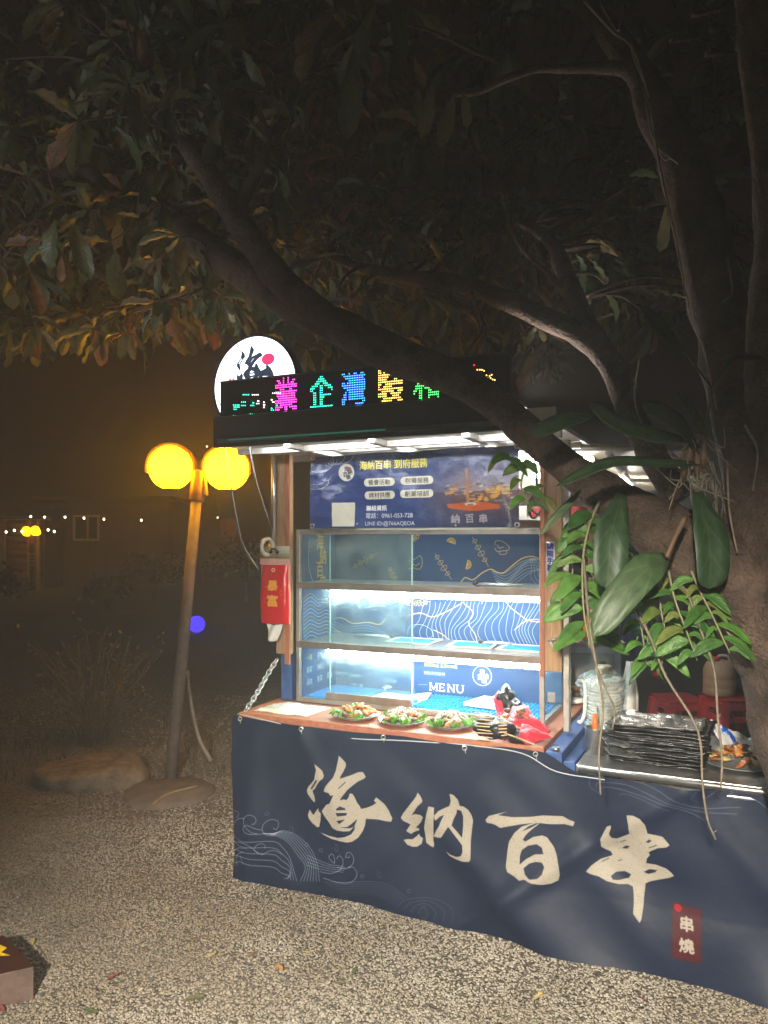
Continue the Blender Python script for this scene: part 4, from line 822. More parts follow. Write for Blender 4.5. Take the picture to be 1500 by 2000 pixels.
# ------------------------------------------------------------------ on the counter
CZ = .797
M_PLATE = mat('clear_plate', (.62,.63,.58), .25, 0, .1, 10); M_LET = mat('lettuce', (.13,.32,.035), .45, 0, .45, 25, .2, trans=.25); M_MEATS = [mat('grilled_meat', (.36,.12,.03), .35, 0, .55, 40, .4, 80), mat('dark_meat', (.12,.05,.03), .35, 0, .5, 40, .4, 80), mat('fried_golden', (.50,.20,.04), .45, 0, .45, 40, .4, 80), mat('onion_white', (.50,.45,.36), .4, 0, .2, 30)]
def platter(px, py, label, mix, seed, R=.105):
    c = G(px, py, CZ); c.z = CZ+.001; rr = random.Random(seed)
    t = thing('food_platter', label, 'platter', c, 'food platters on the counter')
    MB().lathe(c, [(.06,0),(.085,.004),(R,.020),(R+.006,.021),(R-.004,.018),(.08,.008),(.0,.006)], 32).build('plate', M_PLATE, t)
    for i in range(9 if mix[3] < 1 else 13):
        a = rr.uniform(0, 2*PI) if i > 6 else rr.uniform(PI, 2*PI); r = rr.uniform(.055,.10); p = c+V(r*math.cos(a), r*math.sin(a), .018+rr.uniform(0,.012)); s1 = rr.uniform(.02,.032); ph = rr.uniform(0,6)
        MB().grid(lambda x, y: p+V((x-.5)*2*s1*math.cos(ph)-(y-.5)*s1*1.4*math.sin(ph), (x-.5)*2*s1*math.sin(ph)+(y-.5)*s1*1.4*math.cos(ph), .010*math.sin(x*7+ph)+.009*math.sin(y*9+ph)+.014*abs(x-.5)), 7, 6).build('lettuce_leaf', M_LET, t, solid=.001)
    for i in range(46):
        k = rr.choices(range(4), mix)[0]; a = rr.uniform(0, 2*PI); r = .085*rr.random()**.6; z = .020+.040*(1-(r/.1)**2)*rr.uniform(.5,1)
        MB().lump(c+V(r*math.cos(a), r*math.sin(a), z), (rr.uniform(.013,.026), rr.uniform(.009,.014), rr.uniform(.007,.011)), rr.uniform(0,99), .45, 2, rr.uniform(0,PI), 1.6, rr.uniform(-.6,.6)).build('meat_piece' if k < 3 else 'onion_piece', M_MEATS[k], t)
    if mix[3] > 2:
        for i in range(26):
            a = rr.uniform(0, 2*PI); r = .06*rr.random()**.6; p = c+V(r*math.cos(a), r*math.sin(a), .058-.2*r+rr.uniform(0,.012)); ph = rr.uniform(0, 6)
            MB().tube([p+V(-.02*math.cos(ph),-.02*math.sin(ph),-.004), p+V(0,0,.008), p+V(.02*math.cos(ph+.5),.02*math.sin(ph+.5),-.004)], .0022, 5).build('onion_shred', M_MEATS[3], t)
platter(697,1402,'platter of orange grilled chicken pieces, first from the chain',(5,1.2,6,.0),11)
platter(785,1413,'middle platter of green lettuce topped with a white shredded heap',(1,2,2,4),12)
platter(880,1420,'platter of dark meat with white shreds next to the red cloth',(1.5,4,.6,3),13)
o = MB().grid(lambda a, b: (lambda p: p+V(0,0,.012+.026*math.sin(a*PI)*math.sin(b*PI)*(1+.5*noise.noise(V(a*6,b*5,2)))+.006*noise.noise(V(a*17,b*15,5))))(S(.05+.30*a+.02*b, .05+.21*b+.01*math.sin(a*9), CZ-.008)), 30, 20).build('napkin_bag', mat('clear_bag_napkins', (.66,.68,.60), .2, 0, .25, 18, .3, 30), None, 0, S(.2,.15,CZ), .003); tag(o, 'flat crumpled clear bag of pale napkins on the counter by the chain', 'plastic bag')
# skewers in a red and black bag
sk = thing('skewer_bag', 'red cloth bag spilling grilled skewers with black wrapping at the counter end', 'skewers', G(1000,1440,CZ))
M_RC = mat('red_cloth', (.55,.018,.045), .5, 0, .25, 14, .2, 40, sheen=.2); M_BC = mat('black_film', (.012,.010,.012), .3, 0, .5, 20, .4, 50)
def flap(pts, bul, m, name, seed):
    a, b, c, d = [Vector(p) for p in pts]
    n_ = (b-a).cross(d-a).normalized()
    MB().grid(lambda x, y: (a.lerp(b,x)).lerp(d.lerp(c,x),y)+n_*(bul*math.sin(PI*x)*math.sin(PI*y)+.012*noise.noise(V(x*3.5,y*3.5,seed))+.005*noise.noise(V(x*9,y*9,seed))), 16, 14).build(name, m, sk, solid=.002)
def K(px, py, Y): return P(px, py, Y)
flap([K(962,1362,3.42),K(975,1348,3.46),K(1000,1440,3.25),K(985,1448,3.22)], .01, M_RC, 'cloth_flap', 1)
flap([K(985,1412,3.24),K(1006,1372,3.42),K(1075,1425,3.25),K(1072,1432,3.22)], -.02, M_RC, 'cloth_flap', 2)
flap([K(1012,1442,3.15),K(1020,1412,3.2),K(1078,1440,3.16),K(1030,1456,3.12)], -.03, M_RC, 'cloth_flap', 3)
flap([K(1005,1400,3.25),K(1012,1375,3.4),K(1030,1382,3.4),K(1045,1408,3.28)], -.02, M_RC, 'cloth_flap', 4)
flap([K(968,1395,3.28),K(978,1392,3.28),K(985,1444,3.15),K(972,1440,3.15)], .01, M_RC, 'cloth_flap', 5)
MB().lump(K(988,1367,3.44), (.05,.035,.055), 4, .5, 3, .4).lump(K(1005,1385,3.40), (.045,.035,.04), 8, .5, 3).build('black_wrap', M_BC, sk)
MB().lump(K(950,1418,3.22), (.05,.05,.045), 14, .4, 3).lump(K(975,1425,3.18), (.06,.05,.045), 18, .4, 3).lump(K(1012,1440,3.2), (.05,.05,.03), 21, .4, 3).build('black_wrap', M_BC, sk)
for i in range(9):
    y = 1392+i*6.5; a = K(926+(i % 3)*3, y, 3.165); b = K(962, y+2+(i % 2)*2, 3.15); MB().tube([a, b], .0024, 5).build('skewer_stick', mat('bamboo', (.66,.47,.26), .5, 0, .2, 30), sk)
for i in range(7): a = K(973, 1398+i*6.5, 3.135); b = K(990, 1397+i*6.5, 3.13); MB().tube([a, b], .0028, 5).build('skewer_stick', MT['bamboo'], sk)
for i in range(8): a = K(985+i*6, 1432+i*2.5, 3.12); b = K(1010+i*5, 1440+i*2, 3.10); MB().tube([a, b], .0026, 5).build('skewer_stick', MT['bamboo'], sk)
for i in range(8): MB().lump(K(988+rs.uniform(0,42), 1385+rs.uniform(0,24), 3.27), (.016,.012,.01), i*3.1, .5, 2, i).build('meat_piece', M_MEATS[i % 2], sk)
o = MB().lump(G(1118,1374,CZ)+V(0,0,.02), (.075,.06,.02), 2, .1, 2).build('snack_tray', M_WHITE, None, 0, G(1118,1374,CZ)); 
bw_ = thing('snack_bowl', 'shallow white bowl of brown snacks behind the grab handle', 'bowl', G(1118,1374,CZ)); o.parent = bw_; o.location = (0,0,0); o.name = 'bowl'
for i in range(14): a = rs.uniform(0, 2*PI); r = .055*rs.rand()**.5; MB().lump(G(1118,1374,CZ)+V(r*math.cos(a), r*math.sin(a)*.7, .04+rs.uniform(0,.035)), (.024,.018,.014), i*2.3, .4, 2, rs.uniform(0,3), 1.6, rs.uniform(-.6,.6)).build('snack_piece', M_MEATS[(0,2,3,1)[i % 4]], bw_)
# paper notice on the right post
nc = Canvas(60, 230, (.82,.82,.86))
for k, c_ in enumerate('請隨手歡'): nc.text(c_, 30, 30+46*k, 44, (.10,.14,.50), bold=.05, align='C')
u0_, z0_ = SP(1065,1058,.262); u1_, z1_ = SP(1083,1128,.262)
o = MB().grid(lambda a, b: S(u0_+a*(u1_-u0_), .272, z1_+b*(z0_-z1_)), 2, 4).build('paper_notice', printmat('notice_print', nc, .5), None, 0, S(u0_,.27,z1_), .001); tag(o, 'narrow white paper notice with blue characters on the right post', 'notice')
# red box etc. stored under the roof, seen between poster and post
def sit(name, m, px, py, w, d, h, Y, label, cat, rz=-TH):
    c = P(px, py, Y); o = MB().box(c+V(0,0,h/2), (w,d,h), rz).build(name, m, None, .004, c); tag(o, label, cat); return o
def onshelf(name, m, u, w, z, du, dw_, h, label, cat):
    o = MB().sbox(u-du/2,u+du/2,w-dw_/2,w+dw_/2,z+.001,z+h).build(name, m, None, .004, S(u,w,z)); tag(o, label, cat); return o
onshelf('storage_box', M_RED, 1.36, .95, 1.758, .26, .18, .05, 'red flat box on the stall shelf beside the poster', 'box')
onshelf('storage_box', M_WHITE, 1.10, 1.0, 1.758, .2, .2, .06, 'white carton on the lower stall shelf behind the poster', 'box')
onshelf('storage_box', M_GREY, 1.40, 1.0, 1.918, .2, .2, .10, 'grey carton on the top stall shelf under the roof', 'box')
o = MB().tube(spline([P(1042,880,3.42), P(1048,950,3.42), P(1032,985,3.4), P(1040,1012,3.4), P(1056,995,3.4), P(1048,965,3.4), P(1036,990,3.41), P(1050,1005,3.4)], 6), .005, 6).build('coiled_cable', M_CABLE, None, 0, P(1042,900,3.42)); tag(o, 'black cable looped beside the right post below the roof', 'cable')

# ------------------------------------------------------------------ steel table and what is on it
TZ = .745
tb = thing('steel_table', 'stainless steel work table standing at the end of the stall counter', 'table', S(2.2,.4,0))
MB().sbox(1.63,2.80,.0,.72,TZ-.03,TZ).build('tabletop', M_STEEL, tb, .004)
MB().tube([S(1.64,-.008,TZ-.012), S(2.80,-.008,TZ-.012)], .011, 10).build('front_edge', M_STEEL, tb); MB().tube([S(1.64,-.010,TZ-.042), S(2.80,-.010,TZ-.042)], .009, 10).build('front_edge', M_STEEL, tb)
for u in (1.68,2.75):
    for w in (.06,.66): MB().tube([S(u,w,0), S(u,w,TZ-.031)], .02, 10).build('leg', M_STEEL, tb)
cu = thing('steel_cup', 'small steel cup holding an orange handled brush on the work table', 'cup', G(1163,1470,TZ)); c = W[cu.name]
MB().lathe(c, [(.0,.001),(.042,.001),(.044,.105),(.047,.108),(.042,.106),(.040,.01),(0,.008)], 28).build('body', M_STEEL, cu)
MB().tube([c+V(.0,.0,.02), c+V(-.004,-.01,.12), c+V(-.006,-.01,.165)], [.008,.013,.009], 10).build('brush_handle', mat('orange_plastic', (.75,.16,.02), .35, 0, .15, 10), cu)
MB().tube([c+V(.015,.01,.02), c+V(.012,.015,.19)], .003, 6).build('brush_handle', M_STEEL, cu)
bs = thing('bowl_stack', 'tall stack of white paper bowls in a clear bag on the work table', 'bowls', G(1180,1440,TZ)); c = W[bs.name]
for i in range(17):
    z = .002+i*.0145; r = .077+.004*math.sin(i*1.7); MB().lathe(c+V(.004*math.sin(i*2.1),.004*math.cos(i*1.3),z), [(.055,0),(r,.030),(r+.004,.033),(r-.002,.033),(.053,.004),(.0,.004)], 24).build('bowl', mat('paper_bowl', (.72,.71,.66), .5, 0, .12, 20), bs)
MB().lathe(c+V(0,0,.27), [(.0,.055),(.035,.055),(.037,.045),(.037,.02),(.030,0)], 20).build('lid', mat('cream_lid', (.68,.55,.38), .5, 0, .2, 20), bs)
m = MB(); m.lathe(c, [(.070,.01),(.083,.06),(.080,.14),(.098,.19),(.086,.215),(.105,.235),(.088,.27),(.05,.30)], 36, wob=.42, seed=3)
m.build('clear_bag', glass('bag_film', (.93,.93,.92), .10, .16, .12, 22), bs)
# stack of black trays
M_BT = mat('black_tray', (.012,.012,.013), .22, 0, .4, 30, .3, 40, spec=.7)
cb = V(1.125, 3.13, TZ); NTR = 16
for i in range(NTR):
    z = TZ+.004+i*.0098; rz = -TH+random.uniform(-.07,.07); ox, oy = random.uniform(-.015,.015), random.uniform(-.012,.012); wx, wy = .185+random.uniform(-.015,.012), .125+random.uniform(-.01,.01); sd = i*3.3; top = i == NTR-1
    def tr(a, b):
        x, y = (a-.5)*2, (b-.5)*2; e = max(abs(x), abs(y)); rim = max(0, (e-.72)/.28)
        h = .010*rim*rim+.007*noise.noise(V(x*2.6,y*2.6,sd))*rim+(.008 if top else .0025)*noise.noise(V(x*4,y*4,sd+9))
        X, Y = x*wx*(1+.03*noise.noise(V(y*3,sd,0))), y*wy*(1+.04*noise.noise(V(x*3,sd,4)))
        return V(cb.x+ox+X*math.cos(rz)-Y*math.sin(rz), cb.y+oy+X*math.sin(rz)+Y*math.cos(rz), z+h)
    o = MB().grid(tr, 22, 14).build('black_tray', M_BT if not top else mat('foil_tray', (.30,.29,.28), .28, .7, .5, 25, .4, 40), None, 0, (cb.x,cb.y,z), .0035)
    tag(o, 'crinkled silvery tray on top of the black tray stack' if top else 'thin black tray in the ragged stack on the work table', 'tray', 'stacked trays on the work table')
for (x0, x1, y, s_) in ((1190,1255,1472,1),(1185,1240,1452,2),(1335,1395,1462,3)):
    a, b = P(x0,y,3.02), P(x1,y+10,2.98); o = MB().grid(lambda p, q: a.lerp(b,p)+V(0,.10*q,.010*noise.noise(V(p*4,q*4,s_))+.006*q), 12, 6).build('plastic_sheet', mat('loose_film', (.10,.10,.10), .18, 0, .4, 20, .3, 30, spec=.8), None, 0, a, .0015)
    tag(o, ['','loose dark plastic sheet lying in front of the tray stack','dark plastic sheet sticking out beside the steel cup','dark plastic sheet poking out toward the food plate'][s_], 'plastic sheet')
pl = thing('food_plate', 'dark plate heaped with yellow brown grilled food by the tree trunk', 'plate', G(1452,1500,TZ)+V(0,.04,0)); c = W[pl.name]
MB().lathe(c, [(.07,.001),(.13,.012),(.135,.016),(.125,.015),(.07,.005),(0,.005)], 32).build('plate', M_GREY, pl)
M_Y = mat('yellow_slice', (.55,.42,.16), .4, 0, .4, 30, .2)
for i in range(30):
    a = rs.uniform(0, 2*PI); r = .10*rs.rand()**.6; z = .018+.05*(1-(r/.12)**2)*rs.uniform(.4,1)
    MB().lump(c+V(r*math.cos(a), r*math.sin(a), z), (rs.uniform(.02,.034), rs.uniform(.014,.02), rs.uniform(.006,.012)), i*1.7, .45, 2, rs.uniform(0,PI), 1.6, rs.uniform(-.7,.7)).build('food_piece', (M_Y, M_MEATS[0], M_MEATS[2], M_MEATS[1])[i % 4], pl)
a, b = P(1412,1478,3.32), P(1512,1500,3.28)
bgc = Canvas(120, 120, (.80,.80,.80)); bgc.stroke([(35,0),(45,40),(70,80),(90,120)], 14, (.08,.28,.65), sm=4); bgc.stroke([(28,10),(40,50),(60,90)], 4, (.2,.45,.8), sm=4)
o = MB().grid(lambda p, q: a.lerp(b,p)+V(.01*math.sin(q*6), .12*q, .135*q*(1-.45*p)+.03*noise.noise(V(p*4,q*4,3))+.012*noise.noise(V(p*11,q*11,3))), 24, 18).build('plastic_bag', printmat('bag_print', bgc, .2, bump=.4, bscale=25, spec=.7), None, 0, a, .002); tag(o, 'crumpled white plastic bag with a blue stripe beside the food plate', 'plastic bag')
# behind the table
cabn = thing('grill_cabinet', 'grey metal cabinet with a round black knob behind the bowl stack', 'cabinet', P(1158,1500,4.05)*1); c = P(1158,1262,4.05); W[cabn.name] = V(c.x,c.y+.15,0); cabn.location = W[cabn.name]; cc = W[cabn.name]
MB().box(cc+V(0,0,c.z/2), (.32,.30,c.z), -.1).build('body', M_GREY, cabn, .004); MB().box(cc+V(-.015,-.157,.86), (.24,.012,.36), -.1).build('door', mat('cabinet_door', (.16,.17,.17), .5, .3, .3, 9), cabn, .003)
MB().lump(P(1177,1299,3.87), (.022,.022,.022), 1, .03, 2).build('knob', M_BLACK, cabn); MB().box(cc+V(0,0,c.z+.012), (.36,.34,.022), -.1).build('worktop', mat('greasy_top', (.20,.16,.12), .45, .2, .5, 14), cabn, .003)
o = MB().box(P(1180,1261,3.98)+V(0,.05,.012), (.15,.12,.012), .1).build('cutting_board', mat('green_board', (.05,.25,.20), .45, 0, .3, 15), None, .003, P(1180,1261,3.98)); tag(o, 'thin green board lying on the grill cabinet', 'board')
for (px, py, r, h, col, nm, lb) in ((1120,1258,.03,.09,M_STEEL,'tin_can','small steel tin standing on the grill cabinet'),(1150,1256,.022,.14,mat('orange_bottle',(.7,.22,.03),.35,0,.1,9),'sauce_bottle','orange sauce bottle on the grill cabinet')):
    q = V(P(px,py,4.08).x, 4.12, c.z+.024); o = MB().lathe(q, [(r,0),(r,h*.7),(r*.45,h*.82),(r*.45,h),(0,h)], 18).build(nm, col, None, 0, q); tag(o, lb, 'bottle' if 'bottle' in nm else 'tin')
q = P(1230,1292,3.9); o = MB().grid(lambda a, b: q+V((a-.5)*.10*(.35+.65*min(1,b*1.6)), .012*math.sin(a*9)+.01*b, -.28*b-.01*math.sin(a*PI)*b), 14, 16).build('hanging_bag', mat('white_bag', (.62,.58,.52), .35, 0, .15, 12, .3, 25), None, 0, q, .012); tag(o, 'white plastic bag hanging beside the grey cabinet', 'plastic bag')
q = P(1232,1200,4.3); o = MB().grid(lambda a, b: q+V((a-.5)*.13, .02*math.sin(a*11), -.30*b), 14, 8).build('blue_cloth', mat('blue_cloth', (.04,.10,.30), .8, 0, .3, 12), None, 0, q, .003); tag(o, 'dark blue cloth hanging in the shade behind the vines', 'cloth')
q = P(1330,1500,6.3); dk = thing('counter_cabinet', 'long black cabinet in the dark behind the stools', 'cabinet', V(q.x,q.y,0)); z_ = EYE-210/1500*6.3
MB().box(V(q.x,q.y+.25,z_/2), (1.15,.5,z_), 0).build('body', M_BLACK, dk, .005); MB().box(V(q.x,q.y+.24,z_+.012), (1.22,.56,.022), 0).build('worktop', M_DARK, dk, .004); MB().lump(P(1290,1317,6.28), (.06,.03,.035), 2, .2, 2).build('red_knob', M_RED, dk)
def stool(px, py, Y, label):
    c = P(px, py, Y); zt = c.z; t = thing('plastic_stool', label, 'stool', V(c.x,Y,0), 'red plastic stools'); c0 = V(c.x,Y,0)
    MB().box(c0+V(0,0,zt-.012), (.29,.29,.024), .12).build('seat', M_RED, t, .008)
    m = MB()
    for (sx_, sy_) in ((-1,-1),(1,-1),(1,1),(-1,1)):
        R_ = Matrix.Rotation(.12,3,'Z'); a = c0+R_ @ V(sx_*.125,sy_*.125,zt-.025); b = c0+R_ @ V(sx_*.165,sy_*.165,0)
        MB().hexa([b+V(-.028,-.028,0),b+V(.028,-.028,0),b+V(.028,.028,0),b+V(-.028,.028,0),a+V(-.035,-.035,0),a+V(.035,-.035,0),a+V(.035,.035,0),a+V(-.035,.035,0)]).build('leg', M_RED, t, .005)
    for k in range(4):
        R_ = Matrix.Rotation(.12+k*PI/2,3,'Z'); MB().hexa([c0+R_ @ V(x,y,z) for x, y, z in ((-.10,.118,zt-.085),(.10,.118,zt-.085),(.10,.136,zt-.085),(-.10,.136,zt-.085),(-.10,.112,zt-.024),(.10,.112,zt-.024),(.10,.13,zt-.024),(-.10,.13,zt-.024))]).build('apron', M_RED, t, .003)
        MB().hexa([c0+R_ @ V(x,y,z) for x, y, z in ((-.11,.125,zt-.17),(.11,.125,zt-.17),(.11,.143,zt-.17),(-.11,.143,zt-.17),(-.11,.123,zt-.13),(.11,.123,zt-.13),(.11,.14,zt-.13),(-.11,.14,zt-.13))]).build('rail', M_RED, t, .003)
    return t
stool(1426,1358,5.6,'red plastic stool carrying the beige water can'); stool(1324,1360,5.85,'empty dark red plastic stool behind the tray stack')
q = P(1405,1357,5.6); jc = thing('water_can', 'beige plastic can with a red cap standing on a red stool', 'water can', q)
MB().lathe(q, [(.0,.001),(.10,.001),(.112,.015),(.112,.055),(.108,.062),(.112,.07),(.112,.115),(.108,.122),(.112,.13),(.11,.19),(.09,.235),(.05,.255),(.028,.26)], 28).build('body', mat('beige_can', (.58,.44,.32), .4, 0, .2, 6, trans=.2), jc)
MB().lathe(q+V(-.03,-.02,.25), [(.026,0),(.026,.03),(.0,.032)], 16).build('cap', M_RED, jc); MB().tube(spline([q+V(-.02,0,.255), q+V(.0,0,.285), q+V(.06,0,.28), q+V(.085,0,.235)], 4), .010, 8).build('handle', mat('cream_handle', (.62,.55,.42), .5, 0, .1), jc)
# ------------------------------------------------------------------ tree
M_BARK = mat('bark', (.115,.08,.062), .9, 0, .6, 8, 1.0, 70, spec=.2, col2=(.035,.026,.022))
def bark_relief(m):
    n = m.node_tree; L = n.links; b = n.nodes['Principled BSDF']; tc = n.nodes.new('ShaderNodeTexCoord'); v = n.nodes.new('ShaderNodeTexVoronoi'); v.feature = 'DISTANCE_TO_EDGE'; v.inputs['Scale'].default_value = 30
    nz = n.nodes.new('ShaderNodeTexNoise'); nz.inputs['Scale'].default_value = 14; ml = n.nodes.new('ShaderNodeMix'); ml.data_type = 'VECTOR'; ml.inputs[0].default_value = .25; mp = n.nodes.new('ShaderNodeMapping'); mp.inputs['Scale'].default_value = (1.7,1.7,.42); L.new(tc.outputs['Object'], mp.inputs[0]); L.new(tc.outputs['Object'], nz.inputs['Vector']); L.new(mp.outputs[0], ml.inputs[4]); L.new(nz.outputs['Color'], ml.inputs[5]); L.new(ml.outputs[1], v.inputs['Vector'])
    mr = n.nodes.new('ShaderNodeMapRange'); mr.inputs[2].default_value = .12; L.new(v.outputs['Distance'], mr.inputs[0]); bp = n.nodes.new('ShaderNodeBump'); bp.inputs['Strength'].default_value = .4; bp.inputs['Distance'].default_value = .006; L.new(mr.outputs[0], bp.inputs['Height']); L.new(b.inputs['Normal'].links[0].from_socket, bp.inputs['Normal']); L.new(bp.outputs[0], b.inputs['Normal'])
    mx = n.nodes.new('ShaderNodeMix'); mx.data_type = 'RGBA'; mx.blend_type = 'MULTIPLY'; mx.inputs[0].default_value = .18; L.new(b.inputs['Base Color'].links[0].from_socket, mx.inputs[6]); L.new(mr.outputs[0], mx.inputs[7]); L.new(mx.outputs[2], b.inputs['Base Color'])
bark_relief(M_BARK)
def leafmat(name, ramp, trans, rough=.42, vein=9.0):
    m = bpy.data.materials.new(name); m.use_nodes = True; n = m.node_tree; L = n.links; b = n.nodes['Principled BSDF']; b.inputs['Roughness'].default_value = rough
    at = n.nodes.new('ShaderNodeAttribute'); at.attribute_name = 'tint'; cr = n.nodes.new('ShaderNodeValToRGB'); el = cr.color_ramp.elements
    el[0].position, el[0].color = ramp[0][0], (*ramp[0][1],1); el[1].position, el[1].color = ramp[-1][0], (*ramp[-1][1],1)
    for p_, c_ in ramp[1:-1]: e = el.new(p_); e.color = (*c_,1)
    L.new(at.outputs['Fac'], cr.inputs[0])
    uv = n.nodes.new('ShaderNodeUVMap'); sp = n.nodes.new('ShaderNodeSeparateXYZ'); L.new(uv.outputs[0], sp.inputs[0])
    def mth(op, a, c=None):
        q = n.nodes.new('ShaderNodeMath'); q.operation = op
        for i, v_ in enumerate((a, c)):
            if v_ is None: continue
            if isinstance(v_, (int, float)): q.inputs[i].default_value = v_
            else: L.new(v_, q.inputs[i])
        return q.outputs[0]
    dv = mth('ABSOLUTE', mth('SUBTRACT', sp.outputs['Y'], .5)); s_ = mth('FRACT', mth('SUBTRACT', mth('MULTIPLY', sp.outputs['X'], vein), mth('MULTIPLY', dv, vein*.62)))
    tri = mth('ABSOLUTE', mth('SUBTRACT', s_, .5)); side = mth('GREATER_THAN', tri, .44); mid = mth('LESS_THAN', dv, .022); vv = mth('MAXIMUM', side, mid)
    tc = n.nodes.new('ShaderNodeTexCoord'); nz = n.nodes.new('ShaderNodeTexNoise'); nz.inputs['Scale'].default_value = 30; nz.inputs['Detail'].default_value = 5; L.new(tc.outputs['Object'], nz.inputs['Vector'])
    mx = n.nodes.new('ShaderNodeMix'); mx.data_type = 'RGBA'; mx.inputs[7].default_value = (.20,.21,.10,1); L.new(mth('MULTIPLY', vv, .16), mx.inputs[0]); L.new(cr.outputs[0], mx.inputs[6])
    m2 = n.nodes.new('ShaderNodeMix'); m2.data_type = 'RGBA'; m2.blend_type = 'MULTIPLY'; m2.inputs[0].default_value = .7; L.new(mx.outputs[2], m2.inputs[6])
    r2 = n.nodes.new('ShaderNodeMapRange'); r2.inputs[1].default_value = .3; r2.inputs[2].default_value = .7; r2.inputs[3].default_value = .45; r2.inputs[4].default_value = 1.25; L.new(nz.outputs['Fac'], r2.inputs[0]); L.new(r2.outputs[0], m2.inputs[7]); L.new(m2.outputs[2], b.inputs['Base Color'])
    bp = n.nodes.new('ShaderNodeBump'); bp.inputs['Strength'].default_value = .4; bp.inputs['Distance'].default_value = .003; L.new(mth('ADD', tri, mth('MULTIPLY', nz.outputs['Fac'], .4)), bp.inputs['Height']); L.new(bp.outputs[0], b.inputs['Normal'])
    tr = n.nodes.new('ShaderNodeBsdfTranslucent'); L.new(m2.outputs[2], tr.inputs[0]); ms_ = n.nodes.new('ShaderNodeMixShader'); ms_.inputs[0].default_value = trans; L.new(b.outputs[0], ms_.inputs[1]); L.new(tr.outputs[0], ms_.inputs[2]); L.new(ms_.outputs[0], n.nodes['Material Output'].inputs[0]); return m
M_LEAF = leafmat('tree_leaf', [(0,(.06,.09,.04)),(.5,(.10,.14,.065)),(.75,(.17,.17,.085)),(.88,(.24,.16,.08)),(1,(.2,.08,.05))], .40)
M_ORCH = leafmat('strap_leaf', [(0,(.022,.06,.024)),(1,(.07,.12,.045))], .18, .5, 4.0)
M_VINE = leafmat('vine_leaf', [(0,(.045,.15,.03)),(.8,(.13,.31,.05)),(1,(.24,.28,.07))], .45, .45, 6)
def leafgeo(wd, droop, fold, seed, shape='obovate', ns=9, wave=.02, curl=0):
    v, uv, f = [], [], []
    for i in range(ns+1):
        t = i/ns
        if shape == 'obovate': h = wd*1.38*(t**.85)*(1-t)**.42 if 0 < t < 1 else 0
        elif shape == 'strap': h = wd*(min(1,t*3+.25)*max(0,1-t**5)**.6)
        else: h = wd*math.sin(PI*t)**.8 if 0 < t < 1 else 0
        h = max(h, .012*(1-t*.8))
        x = t-.25*abs(droop)*t*t; z = -droop*t*t+curl*math.sin(t*PI*1.4)
        for k, s_ in enumerate((-1,-.5,0,.5,1)):
            w_ = wave*math.sin(i*2.3+seed*3+s_*2)*abs(s_)
            v.append((x, h*s_*(1+.10*math.sin(i*1.9+seed+s_)), z+fold*h*abs(s_)**1.2+w_)); uv.append((t, .5+.5*s_))
    for i in range(ns):
        for k in range(4): a = i*5+k; f.append((a, a+1, a+6, a+5))
    return np.array(v), uv, f
def leafmesh(name, geo, tint, m):
    v, uv, f = geo; me = bpy.data.meshes.new(name); me.from_pydata(v.tolist(), [], f); me.materials.append(m); me.polygons.foreach_set('use_smooth', [True]*len(f))
    L_ = me.uv_layers.new(name='UVMap'); L_.data.foreach_set('uv', np.array([uv[i] for q in f for i in q], np.float32).ravel())
    a = me.attributes.new('tint', 'FLOAT', 'POINT'); a.data.foreach_set('value', [tint]*len(v)); return me
VAR = [(leafgeo(random.uniform(.21,.29), random.uniform(.05,.5), random.uniform(.2,.65), i, wave=.032, curl=random.uniform(-.07,.09)), t) for i, t in enumerate((.05,.15,.3,.42,.5,.6,.7,.8,.92,.25,.78,.1))]
def lmat(p, d, n_, s):
    d = Vector(d).normalized(); n_ = Vector(n_); n_ = (n_-d*n_.dot(d)); n_ = n_.normalized() if n_.length > 1e-4 else d.orthogonal().normalized(); y = n_.cross(d)
    return Matrix(((d.x*s,y.x*s,n_.x*s,p[0]),(d.y*s,y.y*s,n_.y*s,p[1]),(d.z*s,y.z*s,n_.z*s,p[2]),(0,0,0,1)))
tree = thing('tree', 'large dark broadleaf tree whose thick low limbs arch over the stall', 'tree', V(1.52,2.34,0)); TO = W[tree.name]
LIMB = []
def limb(name, pp, n=6, bark=.14, k=12):
    """pp: (px, py, depth, diameter in px)"""
    pts = spline([P(a, b, Y) for a, b, Y, d in pp], n); rad = [d/2/F*Y for a, b, Y, d in pp]; rr = lerps(rad, n)
    LIMB.extend(list(zip(pts, rr))); return MB().tube(pts, rr, k, True, False, bark, random.random()*9).build(name, M_BARK, tree)
limb('trunk', [(1850,2560,2.34,520),(1790,2250,2.34,400),(1745,1950,2.34,320),(1668,1560,2.34,290),(1625,1420,2.34,285),(1592,1280,2.34,285),(1568,1150,2.33,300),(1552,1000,2.34,265),(1545,880,2.35,200)], 10, .12, 28)
limb('limb', [(1620,1330,2.34,190),(1520,1215,2.34,210),(1400,1108,2.36,165),(1290,1036,2.42,118),(1205,982,2.48,84),(1120,921,2.54,66),(1040,852,2.6,64),(965,785,2.66,66),(880,736,2.71,70),(770,692,2.78,72),(660,638,2.88,72),(560,585,2.98,70),(455,520,3.15,64),(365,455,3.4,58),(290,405,3.7,54),(205,358,4.05,50),(100,318,4.4,44),(-60,270,4.8,36)], 6, .12, 18)
limb('limb', [(700,668,2.80,60),(610,600,2.84,58),(540,540,2.88,58),(490,470,2.92,54),(445,400,2.96,48),(400,330,3.0,44),(345,255,3.15,40),(290,190,3.3,36),(230,110,3.5,30),(170,20,3.7,24),(130,-60,3.9,18)], 6, .12, 14)
limb('limb', [(480,455,2.93,30),(470,400,2.95,30),(500,340,2.98,26),(525,290,3.0,22),(555,230,3.05,18),(590,150,3.1,12)], 6, .1, 10)
